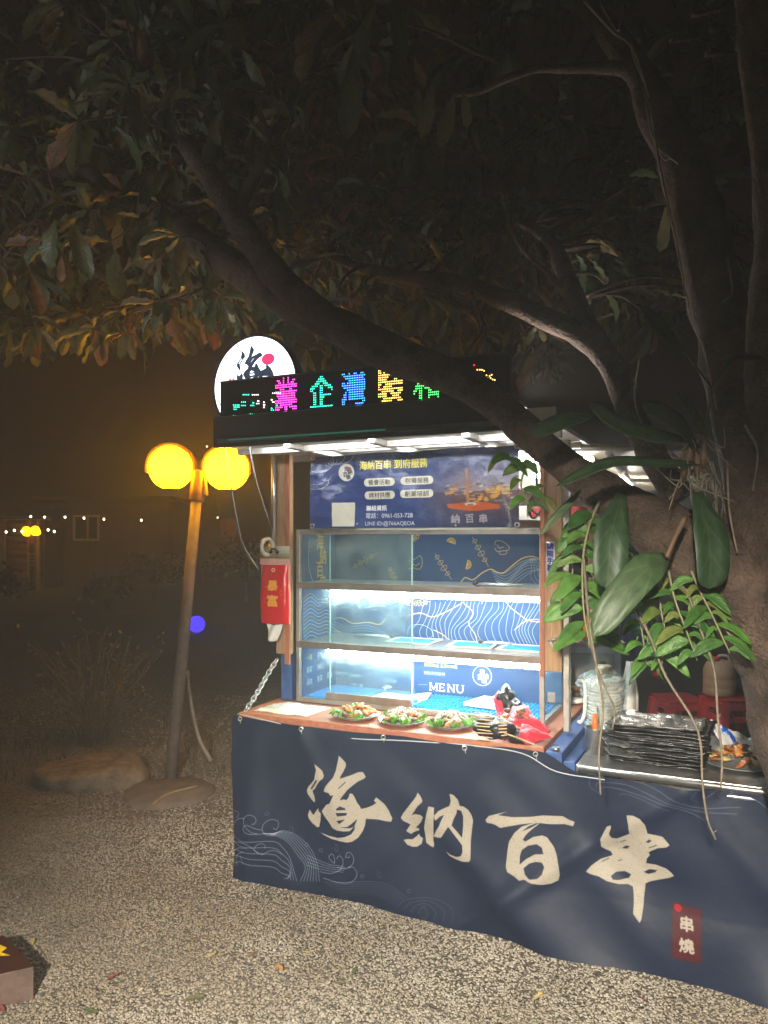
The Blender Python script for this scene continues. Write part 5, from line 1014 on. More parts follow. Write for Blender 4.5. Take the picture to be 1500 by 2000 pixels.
limb('limb', [(1330,975,2.75,66),(1275,890,2.80,56),(1235,815,2.85,52),(1190,710,2.92,50),(1135,655,2.98,46),(1050,615,3.05,42),(960,575,3.12,38),(880,552,3.2,34),(790,540,3.3,28),(700,522,3.4,20),(640,500,3.5,12)], 6, .12, 14)
limb('limb', [(1180,690,2.93,44),(1140,620,2.98,40),(1110,545,3.02,34),(1080,480,3.06,28),(1045,448,3.1,22),(1015,435,3.15,12)], 6, .12, 12)
limb('limb', [(1540,1080,2.34,240),(1490,930,2.36,165),(1452,800,2.38,124),(1422,690,2.4,110),(1392,560,2.42,102),(1364,440,2.45,98),(1336,330,2.48,90),(1285,220,2.5,78),(1252,150,2.52,58),(1215,95,2.54,52),(1175,45,2.56,46),(1140,-5,2.58,40),(1100,-70,2.6,34)], 6, .14, 18)
limb('limb', [(1265,190,2.5,40),(1230,140,2.5,34),(1180,132,2.5,24),(1120,134,2.5,18),(1050,135,2.5,15),(985,155,2.5,16),(930,180,2.5,13),(880,185,2.5,8)], 6, .12, 10)
limb('limb', [(1580,950,2.3,150),(1520,800,2.25,120),(1500,650,2.2,80),(1508,480,2.15,70),(1500,300,2.1,62),(1480,120,2.08,66),(1468,-40,2.06,60)], 6, .12, 14)
limb('branch', [(965,118,2.4,7),(900,88,2.4,8),(840,60,2.4,6),(745,38,2.4,5)], 5, .1, 6)
limb('branch', [(400,545,3.4,14),(310,590,4.2,10),(230,605,4.6,9),(120,622,4.9,8),(-20,630,5.1,6)], 5, .1, 6)
limb('branch', [(355,470,3.4,14),(330,540,3.9,9),(290,590,4.4,7),(240,630,4.8,6)], 5, .1, 6)
limb('branch', [(220,360,4.0,12),(110,385,4.0,9),(60,440,4.0,7),(5,505,4.0,5)], 5, .1, 6)
limb('branch', [(1100,560,3.0,10),(1010,470,3.1,9),(960,320,3.1,8),(870,285,3.1,6)], 5, .1, 6)
limb('branch', [(920,570,3.1,8),(940,640,3.1,7),(910,690,3.1,5)], 5, .1, 6)
# aerial roots clinging to the limbs
rm = MB()
for pp in ([(1140,0,2.5),(1195,60,2.48),(1228,85,2.45),(1240,120,2.44),(1262,170,2.42)],[(1175,10,2.5),(1205,62,2.47)],[(1208,60,2.47),(1220,0,2.5)],[(1232,85,2.44),(1250,130,2.42),(1268,190,2.41)],[(1258,170,2.4),(1290,300,2.4),(1310,310,2.4)],[(1262,200,2.4),(1280,280,2.39),(1325,320,2.4)],
           [(1270,200,2.4),(1290,330,2.37),(1320,470,2.36),(1345,600,2.34)],[(1420,500,2.33),(1430,570,2.33),(1410,590,2.33)],[(1370,660,2.33),(1385,720,2.33),(1400,800,2.3)],[(1420,900,2.24),(1425,1000,2.22),(1440,1080,2.2)],[(1455,830,2.2),(1480,880,2.2),(1470,960,2.2)],[(1405,1190,2.2),(1425,1240,2.2),(1450,1230,2.2),(1470,1270,2.2)],
           [(1000,640,2.6),(985,680,2.6)],[(1250,700,2.7),(1240,780,2.7),(1262,850,2.6)]):
    pts = spline([P(*q) for q in pp], 5); rm.tube(pts, [.0045-.0025*i/len(pts) for i in range(len(pts))], 5)
o = rm.build('aerial_root', mat('root_skin', (.24,.19,.14), .7, 0, .4, 30, .2), tree); o['kind'] = 'stuff'
# leaves
LV = []      # (matrix, variant)
tw = MB()
def near(p):
    return min(LIMB, key=lambda q: (q[0]-p).length_squared)
def whorl(p, dirn, n_, size, spread=1.0):
    dirn = Vector(dirn).normalized(); a0 = random.uniform(0, 6)
    for i in range(n_):
        a = a0+2*PI*i/n_+random.uniform(-.3,.3); e = dirn.orthogonal().normalized(); e2 = dirn.cross(e)
        d = dirn*random.uniform(.15,.7)+(e*math.cos(a)+e2*math.sin(a))*spread+V(0,0,random.uniform(-.75,.05)); d.normalize()
        nrm = V(random.uniform(-.5,.5), random.uniform(-.5,.5), 1)-d*.3
        LV.append((lmat(p+d*.012, d, nrm, size*random.uniform(.65,1.2)), random.randrange(12)))
def cluster(px, py, Y, size=.16, twig=True, n_=None):
    if 380 < px < 1010 and py > 610 and Y < 4.4: return
    p = P(px, py, Y)
    if twig:
        q, r = near(p); dv = p-q; L_ = dv.length
        if L_ > .9: q = p-dv.normalized()*.55+V(0,0,.12); dv = p-q
        mid = q.lerp(p,.5)+V(random.uniform(-.06,.06), random.uniform(-.06,.06), .08*min(1,L_))
        tw.tube(spline([q, mid, p], 4), lerps([min(r*.6,.010),.006,.0035], 4), 5)
        for k in range(2):
            f = random.uniform(.35,.9); c = q.lerp(p,f); d = V(random.uniform(-1,1), random.uniform(-.7,.7), random.uniform(-.9,.2)); LV.append((lmat(c, d, V(random.uniform(-.4,.4),random.uniform(-.5,.3),1), size*random.uniform(.6,1)), random.randrange(12)))
        dirn = (p-mid)
    else: dirn = V(random.uniform(-1,1), random.uniform(-1,.4), random.uniform(-.8,.3))
    whorl(p, dirn.normalized()+V(0,-.1,-.35), n_ or random.randint(5,8), size)
def zone(x0, x1, y0, y1, Y0, Y1, n_, size=.16):
    for i in range(n_): cluster(random.uniform(x0,x1), random.uniform(y0,y1), random.uniform(Y0,Y1), size)
zone(-20,430,560,640,4.5,6.0,40,.25); zone(-20,430,600,650,3.9,4.6,9,.2); zone(-20,300,480,600,4.3,6.0,36,.26); zone(240,460,330,480,4.6,5.6,16,.26); zone(420,640,590,650,3.4,4.3,10,.15)
zone(-30,330,150,540,3.6,6.0,70,.23); zone(250,720,250,600,3.1,5.0,105,.18); zone(640,1080,380,690,3.3,5.2,90,.18)
zone(-30,620,-60,250,2.7,4.8,75,.19); zone(560,1150,-60,300,2.9,4.6,62,.18); zone(700,1350,250,520,3.3,5.0,62,.18); zone(1040,1500,380,640,3.2,5.0,56,.18); zone(1150,1540,-60,360,3.0,4.8,48,.18)
zone(940,1110,650,720,3.3,4.2,9,.14); zone(-300,-30,0,600,3.0,4.6,24); zone(430,720,610,690,3.9,4.6,16,.15)
zone(280,520,330,480,3.1,3.7,9,.22)
# a few near leaves placed singly
for (px, py, Y, ang, L_, vr) in ((690,95,1.9,-1.62,.205,1),(760,10,2.0,-1.3,.16,0),(735,5,1.95,-2.0,.15,4),(655,20,2.0,-2.4,.16,8),(620,45,2.05,-2.0,.15,7),(372,120,2.4,-1.5,.105,5),(345,165,2.4,-2.2,.10,6),(335,105,2.5,2.6,.10,2),
    (845,165,2.2,-1.75,.14,10),(815,170,2.2,-1.5,.09,10),(885,190,2.2,-1.8,.15,10),(905,180,2.2,-1.4,.10,6),(110,430,2.9,-2.0,.20,3),(140,440,2.9,-1.2,.20,9),(392,575,3.0,-1.9,.10,4),(430,580,3.0,-1.35,.11,5),(455,590,3.0,-1.0,.10,2),(1300,405,2.3,-1.55,.13,6),(1290,350,2.35,2.6,.10,3),(808,110,2.2,-1.2,.10,8),
    (120,500,2.9,-1.7,.10,8),(610,700,3.2,-1.35,.15,7),(430,180,2.7,.2,.16,2),(500,190,2.7,-.4,.14,7)):
    d = V(math.cos(ang), random.uniform(-.25,.25), math.sin(ang)); LV.append((lmat(P(px,py,Y), d, V(.2,-1,.25), L_), vr))
def clear(M_):
    q = M_.translation+Vector(M_.col[0][:3])*.7; r = []
    for p in (M_.translation, q):
        px, py = 750+p.x/p.y*F, HY-(p.z-EYE)/p.y*F; r.append(not (395 < px < 985 and py > 645 and p.y < 4.1))
    return all(r)
LV = [q for q in LV if clear(q[0])]
tw.build('twig', M_BARK, tree)['kind'] = 'stuff'
def inview(M_):
    p = M_.translation; px, py = 750+p.x/p.y*F, HY-(p.z-EYE)/p.y*F
    return -60 < px < 1560 and -60 < py < 760
sc_ = sorted(range(len(LV)), key=lambda i: -(LV[i][0].col[0].length/LV[i][0].translation.y*(1 if inview(LV[i][0]) else .01)))
lm = [leafmesh('leaf', g, t, M_LEAF) for g, t in VAR]
for i in sc_[:300]:
    o = bpy.data.objects.new('leaf', lm[LV[i][1]]); C.objects.link(o); o.parent = tree; M_ = LV[i][0].copy(); M_.translation = M_.translation-TO; o.matrix_basis = M_
vv, ff, uu, tt = [], [], [], []; off = 0
for i in sc_[300:]:
    M_, k = LV[i]; (v, uv, f), t = VAR[k]; A = np.array(M_); vv.append(v @ A[:3,:3].T+A[:3,3]-np.array(TO)); ff.append(np.array(f)+off); off += len(v); uu.append(np.array([uv[j] for q in f for j in q])); tt += [min(1,max(0,t+random.uniform(-.08,.08)))]*len(v)
vv, ff, uu = np.vstack(vv), np.vstack(ff), np.vstack(uu)
me = bpy.data.meshes.new('foliage'); me.from_pydata(vv.tolist(), [], ff.tolist()); me.materials.append(M_LEAF); me.polygons.foreach_set('use_smooth', [True]*len(ff)); me.uv_layers.new(name='UVMap').data.foreach_set('uv', uu.astype(np.float32).ravel()); me.attributes.new('tint','FLOAT','POINT').data.foreach_set('value', tt)
o = bpy.data.objects.new('foliage', me); C.objects.link(o); o.parent = tree; o['kind'] = 'stuff'; print('leaves', len(LV))

# ------------------------------------------------------------------ plants growing on the tree
def freeleaf(parent, name, pts, wd, m, tint, nrm=V(0,-1,.3), shape='strap', fold=.25, ns=10):
    """leaf along a world-space midrib"""
    pts = spline(pts, 5); N = len(pts); v, uv, f = [], [], []; org = W[parent.name]
    for i, p in enumerate(pts):
        t = i/(N-1); d = (pts[min(i+1,N-1)]-pts[max(0,i-1)]).normalized(); side = d.cross(nrm).normalized(); up = side.cross(d)
        if shape == 'strap': h = wd*(min(1,.30+t*2.2))*max(0,1-t**6)**.55
        elif shape == 'paddle': h = wd*(.12+(max(0,(t-.42)/.58)**.6*max(0,1-((t-.42)/.58)**4)**.5 if t > .42 else 0))
        else: h = wd*max(.03, math.sin(PI*min(1,max(0,t)))**.75)
        for s_ in (-1,-.5,0,.5,1): v.append(p-org+side*h*s_+up*fold*h*(abs(s_)-.4)); uv.append((t,.5+.5*s_))
    for i in range(N-1):
        for k in range(4): a = i*5+k; f.append((a,a+1,a+6,a+5))
    me = leafmesh(name, (np.array([tuple(q) for q in v]), uv, f), tint, m); o = bpy.data.objects.new(name, me); C.objects.link(o); o.parent = parent; md = o.modifiers.new('thickness','SOLIDIFY'); md.thickness = .0015; return o
YO = 2.15
oc = thing('orchid_plant', 'large leaved orchid clump rooted in the main fork of the tree', 'orchid', P(1385,880,YO))
for pp, wd, sh, tint, nr in (
    ([(1392,758,YO),(1345,700,YO-.02),(1300,650,YO-.04),(1255,603,YO-.05)], .028, 'paddle', .9, V(.3,-1,.2)),
    ([(1376,830,YO),(1395,760,YO-.04),(1430,705,YO-.08),(1492,700,YO-.1)], .034, 'paddle', .8, V(-.2,-.6,1)),
    ([(1370,905,YO),(1290,905,YO-.06),(1190,905,YO-.08),(1085,950,YO-.08)], .026, 'strap', .2, V(.1,-.7,1)),
    ([(1365,880,YO),(1330,835,YO-.04),(1290,808,YO-.06),(1255,790,YO-.05)], .045, 'strap', .3, V(.3,-.8,.6)),
    ([(1345,860,YO),(1270,850,YO-.04),(1200,825,YO-.07),(1150,785,YO-.08)], .034, 'strap', .25, V(.1,-.8,.6)),
    ([(1160,812,2.2),(1120,818,2.17),(1080,832,2.16),(1040,852,2.15)], .04, 'strap', .2, V(.1,-.6,.9)),
    ([(1160,812,2.2),(1200,822,2.17),(1230,815,2.15)], .04, 'strap', .2, V(.1,-.6,.9)),
    ([(1360,960,YO),(1385,1040,YO-.05),(1390,1110,YO-.06),(1385,1150,YO-.05)], .052, 'strap', .1, V(.2,-1,.1)),
    ([(1215,965,YO+.1),(1195,1040,YO+.02),(1190,1110,YO),(1185,1150,YO)], .050, 'strap', .1, V(0,-1,.1)),
    ([(1302,1088,YO),(1265,1110,YO-.05),(1210,1170,YO-.08),(1160,1243,YO-.08)], .046, 'strap', .55, V(-.2,-1,.35)),
    ([(1135,955,2.3),(1110,985,2.28),(1080,1015,2.27),(1054,1048,2.27)], .013, 'blade', .9, V(.3,-.6,1)),
    ([(1385,860,YO),(1350,800,YO),(1322,760,YO)], .018, 'blade', .6, V(.3,-.8,.6))):
    freeleaf(oc, 'leaf', [P(*q) for q in pp], wd, M_ORCH, tint, nr, sh)
m = MB()
for i in range(26):
    a = P(1350+rs.uniform(-25,45), 905+rs.uniform(-50,40), YO+rs.uniform(0,.08)); m.tube(spline([a, a+V(rs.uniform(-.05,.05),rs.uniform(-.03,.01),rs.uniform(-.06,.03)), a+V(rs.uniform(-.09,.09),rs.uniform(-.03,.02),rs.uniform(-.15,.05))], 4), .0020, 5)
o = m.build('root', mat('orchid_root', (.20,.17,.12), .7, 0, .4, 20), oc); o['kind'] = 'stuff'
MB().tube(spline([P(1338,1010,2.15), P(1318,1050,2.12), P(1302,1088,2.10)], 4), [.008]*4+[.006]*4+[.005], 8).build('stalk', mat('orchid_stalk', (.16,.10,.06), .6, 0, .3, 20), oc)
for (x, y) in ((1345,890),(1360,905),(1372,890),(1335,910)): MB().tube([P(x,y+25,YO+.02), P(x+2,y,YO), P(x+4,y-28,YO)], [.006,.012,.005], 8).build('pseudobulb', MT['orchid_stalk'], oc)
def hangvine(label, stem, r, nleaf, size, t0, Y, side=None, anchor=None):
    pts = spline([P(a, b, y) for a, b, y in stem], 6); t = thing('hanging_vine', label, 'vine', pts[0], 'leafy vines hanging from the limb')
    MB().tube(pts, [r*(1-.5*i/len(pts)) for i in range(len(pts))], 6).build('stem', mat('vine_stem', (.20,.19,.09), .6, 0, .3, 30), t)
    for i in range(nleaf):
        f = t0[0]+(t0[1]-t0[0])*(i+.5)/nleaf; j = min(len(pts)-2, int(f*(len(pts)-1))); p = pts[j].lerp(pts[j+1], f*(len(pts)-1)-j); s_ = (1 if i % 2 else -1) if side is None else side
        d = V(s_*random.uniform(.7,1.1), random.uniform(-.6,.4), random.uniform(-.75,-.1)); L_ = size*random.uniform(.6,1.35)
        freeleaf(t, 'leaf', [p, p+d.normalized()*L_*.5+V(0,-.004,.010), p+d.normalized()*L_+V(0,-.01,-.012)], L_*random.uniform(.14,.22), M_VINE, random.random(), V(random.uniform(-.2,.4),-.8,random.uniform(.1,.9)), 'blade', .3)
    return t
hangvine('leafy vine with long paired leaves beside the paper notice', [(1172,975,2.42),(1150,1030,2.40),(1138,1100,2.38),(1140,1190,2.36),(1152,1260,2.36)], .005, 20, .105, (.12,.98), 2.4)
hangvine('short leafy vine just right of the wooden post', [(1165,985,2.5),(1130,1035,2.48),(1118,1120,2.48),(1112,1190,2.48)], .004, 11, .095, (.2,1), 2.5)
hangvine('vine of small upright leaves in the shade under the limb', [(1240,1030,2.6),(1225,1080,2.6),(1235,1160,2.58),(1260,1250,2.55)], .004, 26, .055, (.1,1), 2.5)
hangvine('leafy vine with bright leaves ending above the work table', [(1305,1110,2.25),(1318,1170,2.22),(1340,1230,2.2),(1362,1290,2.2)], .004, 13, .080, (.1,.95), 2.2)
hangvine('broad leaved vine hanging left of the tree trunk', [(1350,1115,2.22),(1370,1160,2.2),(1395,1210,2.18),(1425,1275,2.16)], .004, 14, .082, (.1,1), 2.2)
hangvine('vine with pale leaves hanging behind the strap leaf', [(1300,1110,2.35),(1290,1180,2.34),(1300,1240,2.33),(1292,1300,2.33)], .004, 13, .078, (.1,1), 2.3)
hangvine('thin vine with three drooping tip leaves above the bowls', [(1245,1190,2.4),(1255,1240,2.4),(1262,1290,2.4),(1268,1300,2.4)], .003, 8, .062, (.2,1), 2.4)
hangvine('small vine curling across the poster corner from the low limb', [(1050,925,2.55),(1020,905,2.52),(990,893,2.5),(972,902,2.5)], .0035, 5, .085, (.1,1), 2.5)
hangvine('looping vine hanging in front of the shelf beside the poster', [(1025,915,2.5),(1018,950,2.5),(1035,985,2.5),(1055,975,2.5),(1068,930,2.52)], .0035, 7, .07, (.1,.95), 2.5)
for lb, pp, r in (('pair of twisted hanging roots in front of the bowl stack', [(1140,1090,2.36),(1150,1210,2.34),(1165,1300,2.32),(1178,1380,2.31),(1170,1470,2.3),(1173,1552,2.3)], .0040),('thin hanging root beside the bowl stack', [(1150,1230,2.34),(1165,1300,2.33),(1185,1350,2.33),(1200,1385,2.33),(1196,1425,2.33)], .0034),('long pale root dangling furthest down over the banner', [(1240,1190,2.3),(1268,1240,2.28),(1300,1320,2.25),(1350,1400,2.22),(1368,1450,2.2),(1372,1530,2.2),(1382,1600,2.2),(1398,1640,2.2)], .0040),('hanging root in front of the red stool', [(1340,1150,2.2),(1372,1240,2.18),(1395,1310,2.18),(1402,1400,2.18),(1410,1480,2.18),(1408,1540,2.18)], .0040)):
    pts = spline([P(*q) for q in pp], 6); m = MB().tube(pts, [r*(1.1-.4*i/len(pts)+.15*noise.noise(pts[i]*40)) for i in range(len(pts))], 6)
    for k in range(7): j = rs.randint(3, len(pts)-2); q = pts[j]; m.tube([q, q+V(rs.uniform(-.014,.014),-.004,.012*rs.uniform(.3,1))], [.002,.001], 4)
    o = m.build('hanging_root', mat('hanging_root', (.17,.14,.10), .8, 0, .5, 40, .3), None, 0, pts[0]); tag(o, lb, 'root', 'roots hanging from the limb')

# ------------------------------------------------------------------ ground things
c = G(168,1530); m = MB(); vs, fs = ICO[3]
def rockpt(q):
    k = 1+.16*noise.noise(q*1.3+V(4,2,1))+.05*noise.noise(q*4+V(1,7,3))
    k *= 1+.06*abs(noise.noise(q*2.4+V(7,7,7)))-.05*abs(noise.noise(q*5.5+V(3,1,7))); x, y, z = q.x*.40*k, q.y*.30*k, q.z*.20; top = .115+.028*q.x+.012*noise.noise(V(q.x*3,q.y*3,1))+.010*noise.noise(V(q.x*9,q.y*9,1)); z = min(z+.03, top+(z-.1)*.06); x += .06*max(0,z)*-1
    return c+V(x+.02,y+.10,max(z,-.03))
m.v = [rockpt(q) for q in vs]
for f in fs: m.face(f, None, True)
o = m.build('boulder', mat('boulder_stone', (.25,.195,.14), .9, 0, .6, 9, 1.0, 38, spec=.2), None, 0, c); md = o.modifiers.new('smooth','SUBSURF'); md.levels = md.render_levels = 1; tag(o, 'flat topped brown boulder on the gravel left of the lamp post', 'boulder')
c = G(330,1550); m = MB().lathe(c, [(.30,-.02),(.285,.018),(.27,.028),(.0,.030)], 40, wob=.14, seed=6); o = m.build('footing_slab', mat('footing_concrete', (.17,.14,.115), .9, 0, .4, 8, .6, 40), None, 0, c); tag(o, 'round cracked concrete slab around the base of the lamp post', 'slab')
o = MB().tube(spline([G(300,1570,.03), G(330,1550,.032), G(385,1535,.03)], 5), .007, 6).build('stick', mat('dry_stick', (.32,.24,.14), .8, 0, .3, 20), None, 0, G(330,1550)); tag(o, 'dry bent stick lying on the round concrete slab', 'stick')
o = MB().tube(spline([P(365,1314,5.5), P(369,1350,5.5), P(378,1400,5.48), P(390,1445,5.45), P(412,1486,5.42)], 6), .014, 10).tube([P(364.5,1310,5.5), P(365.5,1322,5.5)], .021, 10).build('pipe', mat('old_pipe', (.26,.23,.19), .6, 0, .4, 15), None, 0, P(412,1486,5.42)); tag(o, 'thin bent grey pipe rising from the soil behind the lamp post', 'pipe')
bu = thing('dry_bush', 'bare twiggy bush in the dark behind the flat boulder', 'bush', G(185,1455)); c = W[bu.name]; m = MB(); lf = []
for i in range(46):
    a = rs.uniform(0, 2*PI); h = rs.uniform(.4,1.0); sp_ = rs.uniform(.1,.55); p1 = c+V(rs.uniform(-.12,.12), rs.uniform(-.1,.1), -.05); p2 = p1+V(math.cos(a)*sp_*.4, math.sin(a)*sp_*.4, h*.55); p3 = p1+V(math.cos(a)*sp_, math.sin(a)*sp_, h); m.tube(spline([p1,p2,p3],4), lerps([.007,.005,.002],4), 4)
    for k in range(5):
        q = p2.lerp(p3, rs.uniform(0,1)); e = q+V(rs.uniform(-.14,.14), rs.uniform(-.1,.1), rs.uniform(0,.16)); m.tube([q,e], [.0025,.001], 4); lf.append(e)
m.build('twig', mat('dry_twig', (.15,.11,.07), .8, 0, .3, 20), bu)['kind'] = 'stuff'
m = MB()
for e in lf: d = V(rs.uniform(-1,1),rs.uniform(-1,1),rs.uniform(-.6,.6)).normalized()*.04; s_ = d.orthogonal().normalized()*.011; b = len(m.v); m.v += [e,e+d*.5+s_,e+d,e+d*.5-s_]; m.face([b,b+1,b+2,b+3])
m.build('leaves', mat('dry_leaf', (.13,.115,.06), .7, 0, .3, 20), bu)['kind'] = 'stuff'
# low weeds round the slab and boulder
m = MB()
for i in range(420):
    c = (G(rs.uniform(-60,470), rs.uniform(1440,1530)) if i % 3 else G(rs.uniform(-40,330), rs.uniform(1395,1475))); c.z = gh(c.x,c.y); a = rs.uniform(0,2*PI); h = rs.uniform(.03,.14); d = V(math.cos(a),math.sin(a),0); b = len(m.v); s_ = V(-d.y,d.x,0)*.004; m.v += [c-s_,c+s_,c+d*h*.35+V(0,0,h*.7)+s_*.6,c+d*h*.35+V(0,0,h*.7)-s_*.6,c+d*h*.8+V(0,0,h)]; m.face([b,b+1,b+2,b+3]); m.face([b+3,b+2,b+4])
o = m.build('weeds', mat('weed_blade', (.10,.09,.045), .7, 0, .4, 20)); o['kind'] = 'stuff'; o['label'] = 'dry weeds along the edge of the gravel'
# brown crate corner with a yellow mark
kx = Canvas(200, 160, (.22,.085,.06)); kx.stroke([(0,40),(200,20)], 2, (.12,.05,.04)); kx.poly([(146,20),(160,42),(176,30),(186,60),(170,76),(180,96),(158,90),(140,104),(134,70),(150,60)], (.95,.80,.10)); kx.speckle(.25, 2)
cr_ = thing('wooden_block', 'dark red painted timber block with a yellow mark at the edge of the gravel', 'block', G(20,1935,0))
a, b, c_, d = G(-150,1935,.12), G(66,1888,.12), G(8,1828,.12), G(-220,1850,.12); z0 = lambda q: V(q.x,q.y,.0)
MB().grid(lambda x, y: (a.lerp(b,x)).lerp(d.lerp(c_,x),y)+V(0,0,.001), 4, 3).build('painted_top', printmat('block_print', kx, .5, dirt=.3), cr_)
MB().hexa([z0(a),z0(b),z0(c_),z0(d),a-V(0,0,.001),b-V(0,0,.001),c_-V(0,0,.001),d-V(0,0,.001)]).build('body', mat('block_side', (.13,.085,.07), .75, 0, .4, 12, .4), cr_, .003)
# fallen leaves
FL = [((537,1882),.06,8,'orange fallen leaf on the gravel nearest the middle of the bottom edge','orange'),((1042,1953),.05,7,'yellow brown leaf on the gravel below the banner hem','yellow'),((1265,1957),.04,8,'small reddish leaf at the far right of the gravel','red'),((64,1846),.055,6,'pale yellow leaf above the wooden block','yellow'),((240,1898),.07,11,'long dark red leaf on the bright gravel','red'),((160,1970),.07,1,'green leaf lying on the brightest gravel','green'),((45,1925),.05,8,'orange leaf touching the front of the wooden block','orange'),((10,1978),.06,8,'red leaf in the bottom corner below the wooden block','red'),
      ((400,1872),.05,7,'pale leaf left of the orange leaf on the gravel','yellow'),((483,1870),.05,8,'curled brown leaf between the pale and the orange leaf','brown'),((388,1834),.03,8,'tiny pink leaf scrap on the mid gravel','red'),((100,1812),.045,6,'dull leaf furthest back on the left gravel','brown'),((698,1888),.05,1,'grey green leaf below the wave drawing of the banner','green'),((650,1920),.05,3,'dark olive leaf on the gravel in front of the banner','olive'),((356,1955),.08,3,'dark twig like rolled leaf on the bright gravel','olive'),((610,1865),.05,7,'tan leaf close to the banner hem','yellow')]
fcol = {'orange':(.42,.22,.08),'yellow':(.42,.34,.14),'red':(.24,.07,.06),'green':(.10,.13,.06),'brown':(.22,.12,.06),'olive':(.10,.10,.04)}
for i, ((px, py), L_, vr, lb, cn) in enumerate(FL):
    p = G(px, py, .012); a = rs.uniform(0, 2*PI); v, uv, f = leafgeo(.26, rs.uniform(-.25,.15), rs.uniform(.2,.5), i, wave=.05)
    me = leafmesh('fallen_leaf', (v, uv, f), .5, mat('fallen_leaf_'+cn, fcol[cn], .6, 0, .35, 40, .2)); o = bpy.data.objects.new('fallen_leaf', me); C.objects.link(o); o.matrix_basis = lmat(p, V(math.cos(a),math.sin(a),.05), V(rs.uniform(-.3,.3),rs.uniform(-.3,.3),1), L_); tag(o, lb, 'leaf', 'fallen leaves on the gravel')

# ------------------------------------------------------------------ far background
YB = 24.0
ht = thing('timber_hut', 'small far timber hut with horizontal boards lit by the far lamp', 'hut', G(45,1155)); yb = W[ht.name].y+.6
W[ht.name] = V(W[ht.name].x, yb, 0); ht.location = W[ht.name]
x0, x1 = P(8,1,yb).x, P(82,1,yb).x; M_LOG = mat('log_board', (.28,.13,.07), .6, 0, .35, 6)
for i in range(9):
    z = .25+i*.225; MB().tube([V(x0,yb,z), V(x1,yb,z)], .10, 10).build('board', M_LOG, ht)
for x in (x0+.05, (x0+x1)/2+.25, x1-.05): MB().box(V(x,yb-.12,1.1), (.09,.09,2.2)).build('post', mat('hut_post', (.45,.38,.30), .6), ht)
MB().hexa([V(x0-.3,yb-.7,2.22),V(x1+.3,yb-.7,2.22),V(x1+.3,yb+1.6,2.5),V(x0-.3,yb+1.6,2.5),V(x0-.3,yb-.7,2.30),V(x1+.3,yb-.7,2.30),V(x1+.3,yb+1.6,2.58),V(x0-.3,yb+1.6,2.58)]).build('roof', M_DARK, ht)
MB().box(V((x0+x1)/2,yb+.9,1.1), (x1-x0,1.4,2.2)).build('room', mat('hut_wall', (.16,.09,.06), .7), ht)
o = MB().box(P(42,1128,21.5)+V(0,0,-.35), (.26,.3,.75)).build('wooden_crate', mat('far_crate', (.42,.26,.13), .7), None, .01, P(42,1150,21.5)); tag(o, 'pale upright crate standing in front of the far hut', 'crate')
hs = thing('dark_house', 'far dark house with one white framed window', 'house', V(-8.0,26.0,0)); yh = 26.0
hx0, hx1 = P(100,1,yh).x, P(330,1,yh).x; zt = EYE+70/F*yh
M_HW = mat('house_wall', (.16,.12,.125), .8, 0, .3, 3, .2, 8)
wx0, wx1 = P(146,1,yh).x, P(193,1,yh).x; wz0, wz1 = EYE-4/F*yh, EYE+42/F*yh
W[hs.name] = V(-8,26,0)
for (a, b, z0_, z1_) in ((hx0,wx0,0,zt),(wx1,hx1,0,zt),(wx0,wx1,0,wz0),(wx0,wx1,wz1,zt)): MB().hexa([V(a,yh,z0_),V(b,yh,z0_),V(b,yh+.25,z0_),V(a,yh+.25,z0_),V(a,yh,z1_),V(b,yh,z1_),V(b,yh+.25,z1_),V(a,yh+.25,z1_)]).build('wall', M_HW, hs)
MB().box(V((hx0+hx1)/2,yh+2.2,zt/2), (hx1-hx0,3.8,zt)).build('wall', M_HW, hs); MB().box(V((hx0+hx1)/2,yh+1.7,zt+.08), (hx1-hx0+.6,5,.14)).build('roof', M_DARK, hs)
fw = MB(); cx, cz = (wx0+wx1)/2, (wz0+wz1)/2
for (x, z, sx_, sz_) in ((wx0,cz,.07,wz1-wz0+.07),(wx1,cz,.07,wz1-wz0+.07),(cx,wz0,wx1-wx0-.07,.07),(cx,wz1,wx1-wx0-.07,.07),(cx+.05,cz,.05,wz1-wz0-.07)): fw.box(V(x,yh-.03,z), (sx_,.08,sz_))
wf = fw.build('window', mat('window_frame_white', (.75,.72,.70), .5), hs); o = MB().box(V(cx,yh+.08,cz), (wx1-wx0-.07,.02,wz1-wz0-.07)).build('pane', mat('dark_pane', (.02,.02,.025), .08, 0, 0), hs); o.parent = wf
def lights(label, pts, r, droop):
    pts3 = [P(*q) for q in pts]; t = thing('string_lights', label, 'string lights', pts3[0], 'strings of small bulbs'); w_ = MB()
    for a, b in zip(pts3, pts3[1:]): w_.tube([a+V(0,0,r*1.4), a.lerp(b,.5)+V(0,0,r*1.4-droop), b+V(0,0,r*1.4)], .008, 4)
    w_.build('wire', M_CABLE, t)
    for p in pts3: MB().lump(p, (r,r,r*1.15), 0, 0, 1).build('bulb', emat('bulb_glow', (1,.80,.50), 5), t)
lights('string of white bulbs crossing in front of the far house', [(60,1009,22),(87,1010,22),(127,1010,22),(164,1012,22),(203,1014,22),(276,1016,22)], .032, .05)
lights('lower string of bulbs along the far hut roof edge', [(12,1039,21.5),(28,1036,21.5),(43,1038,21.5),(94,1035,21.5),(106,1038,21.5)], .034, .03)
lights('faint pair of tiny lights high behind the lamp globes', [(404,872,30),(425,1011,30),(434,1017,30)], .03, .02)
